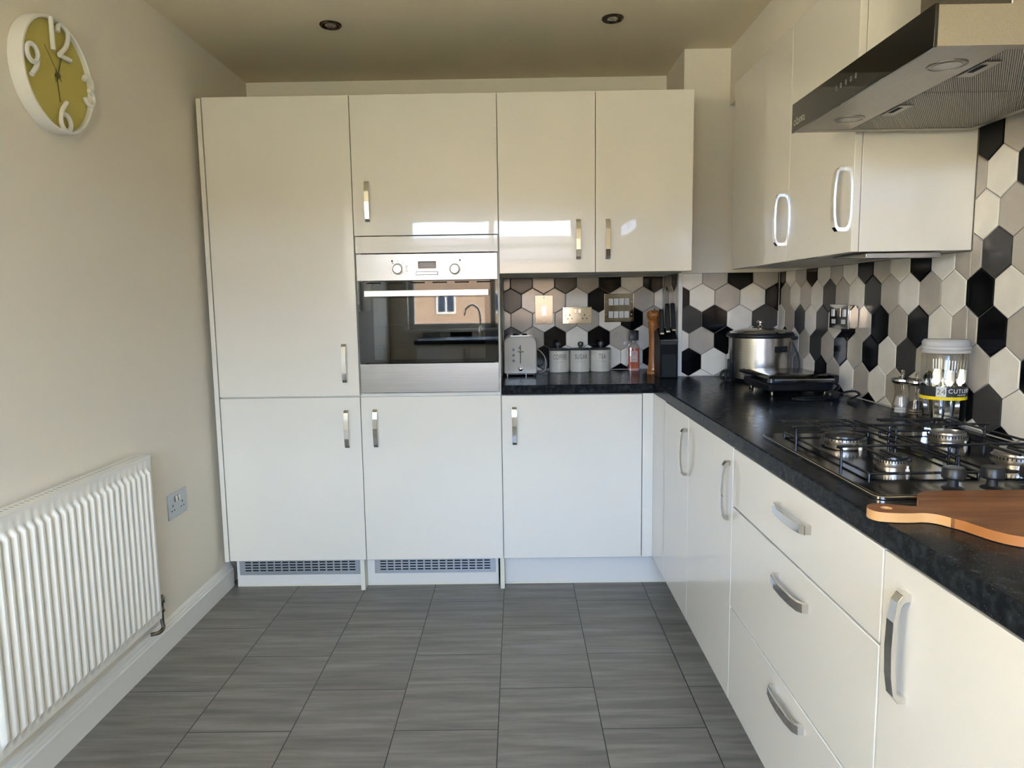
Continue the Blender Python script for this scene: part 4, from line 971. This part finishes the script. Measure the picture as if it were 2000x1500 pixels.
# ------------------------------------------------------------------ chopping board
M_wood = mat('acacia board', (.30, .13, .05), .45, spec=.25)
nt_, b_ = nodes(M_wood); mp = mapping(nt_, (3.0, 26, 26), rot=(0, 0, R(4)))
q = tex(nt_, 'ShaderNodeTexNoise', Scale=1.2, Detail=8, Distortion=.8); nt_.links.new(mp.outputs[0], q.inputs['Vector'])
mp2 = mapping(nt_, (1, 1, 1)); bk = tex(nt_, 'ShaderNodeTexNoise', Scale=9, Detail=1); nt_.links.new(mp2.outputs[0], bk.inputs['Vector'])
rp = ramp(nt_, q.outputs['Fac'], [(.25, (.11, .042, .016)), (.5, (.21, .083, .032)), (.75, (.33, .145, .056))]); nt_.links.new(rp.outputs[0], b_.inputs['Base Color'])
M_wedge = mat('pale lit acacia edge', (.62, .34, .13), .4)  # light wood edges, with window light on them put into the colour
M_wedge2 = mat('amber lit acacia edge', (.42, .16, .045), .4)
cb = thing('chopping_board', 'paddle shaped acacia chopping board with a drilled handle near hob', 'chopping board', (.85, -1.9, WT))
low = [(0.6289, -1.8593), (0.63, -1.8735), (0.6365, -1.8831), (0.6487, -1.8877), (0.6662, -1.8913), (0.6842, -1.8918), (0.6991, -1.8907), (0.7123, -1.8948), (0.7216, -1.9049), (0.7277, -1.9171), (0.7367, -1.9323), (0.742, -1.9505), (0.7511, -1.9769), (0.7653, -1.9982), (0.7876, -2.0114), (0.82, -2.0174), (0.9112, -2.0215), (1.0328, -2.0195), (1.0936, -2.0114), (1.1291, -1.987), (1.1423, -1.9465), (1.1443, -1.8857), (1.1392, -1.8249), (1.119, -1.7843), (1.0835, -1.7701), (1.0126, -1.7661), (0.945, -1.7656), (0.8099, -1.7651), (0.7754, -1.7671), (0.7541, -1.7813), (0.7389, -1.8066), (0.7257, -1.835), (0.7146, -1.8512), (0.7034, -1.8532), (0.6906, -1.8482), (0.6707, -1.8391), (0.6578, -1.835), (0.6477, -1.8365), (0.6365, -1.8441)]
P_ = [tuple(p)[:2] for p in spl([(a, c, 0) for a, c in low], 3, True)]
hole = [(.6583+.0085*math.cos(2*PI*i/24), -1.8618+.0085*math.sin(2*PI*i/24)) for i in range(24)]
b = NB(); zt = .0160
for zz in (.0008, zt):
    eo = [b.verts.new((x_-.85, y_+1.9, zz)) for x_, y_ in P_]; eh = [b.verts.new((x_-.85, y_+1.9, zz)) for x_, y_ in hole]
    ed = [b.edges.new((eo[i], eo[(i+1) % len(eo)])) for i in range(len(eo))]+[b.edges.new((eh[i], eh[(i+1) % 24])) for i in range(24)]
    bmesh.ops.triangle_fill(b, edges=ed, use_beauty=True)
    if zz < .01: lo_ = (eo, eh)
    else: hi_ = (eo, eh)
for A, B_, ky in ((lo_[0], hi_[0], 0), (lo_[1], hi_[1], 1)):
    n = len(A)
    for i in range(n):
        f = b.faces.new([A[i], A[(i+1) % n], B_[(i+1) % n], B_[i]])
        xm = A[i].co.x+.85; f.material_index = 1 if ky or xm < .727 else (0 if xm < .730 else 2)
obj('board', b, [M_wood, M_wedge, M_wedge2], cb, local=True, bev=.0012)

# ------------------------------------------------------------------ window side: sink, tap (seen mirrored in the oven glass)
sk = thing('kitchen_sink', 'stainless sink set into worktop below the window', 'sink', (-.35, -3.97, WT))
b = NB(); box(b, -.27, .27, -.2, .2, .0005, .0025); box(b, -.22, .06, -.16, .14, .0024, .0028, 1)
obj('sink_top', b, [M_steel, M_hole], sk, local=True, bev=.001)
tp = thing('mixer_tap', 'chrome swan neck mixer tap behind the sink', 'tap', (-.30, -4.185, WT))
b = NB(); lathe(b, (0, 0, 0), Z, [(.026, 0), (.026, .006), (.020, .010), (.019, .09), (.012, .10), (.012, .12)], 24)
tube(b, spl([(0, 0, .11), (0, 0, .22), (-.02, .01, .290), (-.075, .03, .325), (-.135, .05, .290), (-.150, .055, .24), (-.150, .055, .215)], 7), .0115, 14)
tube(b, [(.018, 0, .06), (.07, .0, .075)], .006, 10)
obj('tap_body', b, M_chrome, tp, local=True)

# ------------------------------------------------------------------ outside the window
M_grass = mat('garden ground', (.30, .26, .15), .9); M_brick = mat('orange brick', (.5, .24, .13), .85)
nt_, b_ = nodes(M_brick); mp = mapping(nt_, (1, 1, 1), rot=(R(90), 0, 0)); q = tex(nt_, 'ShaderNodeTexBrick', Scale=1.0)
q.inputs['Brick Width'].default_value = .23; q.inputs['Row Height'].default_value = .08; q.inputs['Mortar Size'].default_value = .008
q.inputs['Color1'].default_value = (.26, .15, .09, 1); q.inputs['Color2'].default_value = (.33, .20, .125, 1); q.inputs['Mortar'].default_value = (.32, .28, .23, 1)
nt_.links.new(mp.outputs[0], q.inputs['Vector']); nt_.links.new(q.outputs['Color'], b_.inputs['Base Color'])
obj('ground', box(NB(), -60, 60, -90, 40, -.35, -.25), M_grass, kind='structure', sm=False)
obj('bounce_wall', box(NB(), -5.4, -5.1, -12, 6, -.25, 4.2), mat('warm bounce render', (.72, .60, .42), .9), label='warm rendered bounce wall added unseen outside the added side window', cat='bounce wall', sm=False)  # unseen wall added to bounce warm sunlight through the added window
ho = thing('brick_house', 'orange brick terraced house across the street beyond the window', 'house', (0, -43, -.25))
obj('house_wall', box(NB(), -26, 26, -49, -42, -.25, 3.9), M_brick, ho, sm=False)
b = NB(); prism(b, [(-41.7, 3.9), (-45.5, 5.6), (-49.3, 3.9)], (0, 0, 0), Y, Z, X, -26.3, 26.3); obj('house_roof', b, mat('roof tiles', (.14, .10, .09), .8), ho, sm=False)
for wx in (-19, -14, -9, -4.4, -.8, 4, 9, 14, 19):
    for wz in (.6,):
        b = NB(); box(b, wx-.6, wx+.6, -42.0, -41.9, wz-.05, wz+.05); box(b, wx-.6, wx+.6, -42.0, -41.9, wz+1.2, wz+1.3)
        for q in (-.6, -.03, .53): box(b, wx+q, wx+q+.07, -42.0, -41.9, wz+.05, wz+1.2)
        f = obj('house_window', b, M_white_pl, ho, sm=False)
        obj('window_pane', box(NB(), wx-.53, wx+.53, -41.99, -41.95, wz+.05, wz+1.2), M_bglass, f, sm=False)
for tx, ty in ((-7.5, -26), (8.5, -30)):
    tr_ = thing('garden_tree', 'leafy tree in the garden %s' % ('left of the window view' if tx < 0 else 'right of the window view'), 'tree', (tx, ty, -.25))
    rnd = random.Random(int(ty*10)); b = tube(NB(), [(0, 0, 0), (.05, 0, 1.2), (0, .05, 2.2)], [.12, .09, .05], 8); obj('trunk', b, mat('bark', (.12, .09, .06), .9), tr_, local=True)
    b = NB()
    for i in range(900):
        a, c_, r_ = rnd.uniform(0, 2*PI), rnd.uniform(-1, 1), rnd.uniform(.5, 1)**.5*1.2
        p = Vector((r_*math.sqrt(1-c_*c_)*math.cos(a), r_*math.sqrt(1-c_*c_)*math.sin(a), 2.6+r_*c_)); s_ = .09
        d1 = Vector((rnd.uniform(-1, 1), rnd.uniform(-1, 1), rnd.uniform(-1, 1))).normalized()*s_; d2 = d1.orthogonal().normalized()*s_*.6
        b.faces.new([b.verts.new(p-d1), b.verts.new(p+d2), b.verts.new(p+d1), b.verts.new(p-d2)])
    obj('foliage', b, mat('leaves', (.10, .16, .05), .7), tr_, local=True, sm=False)
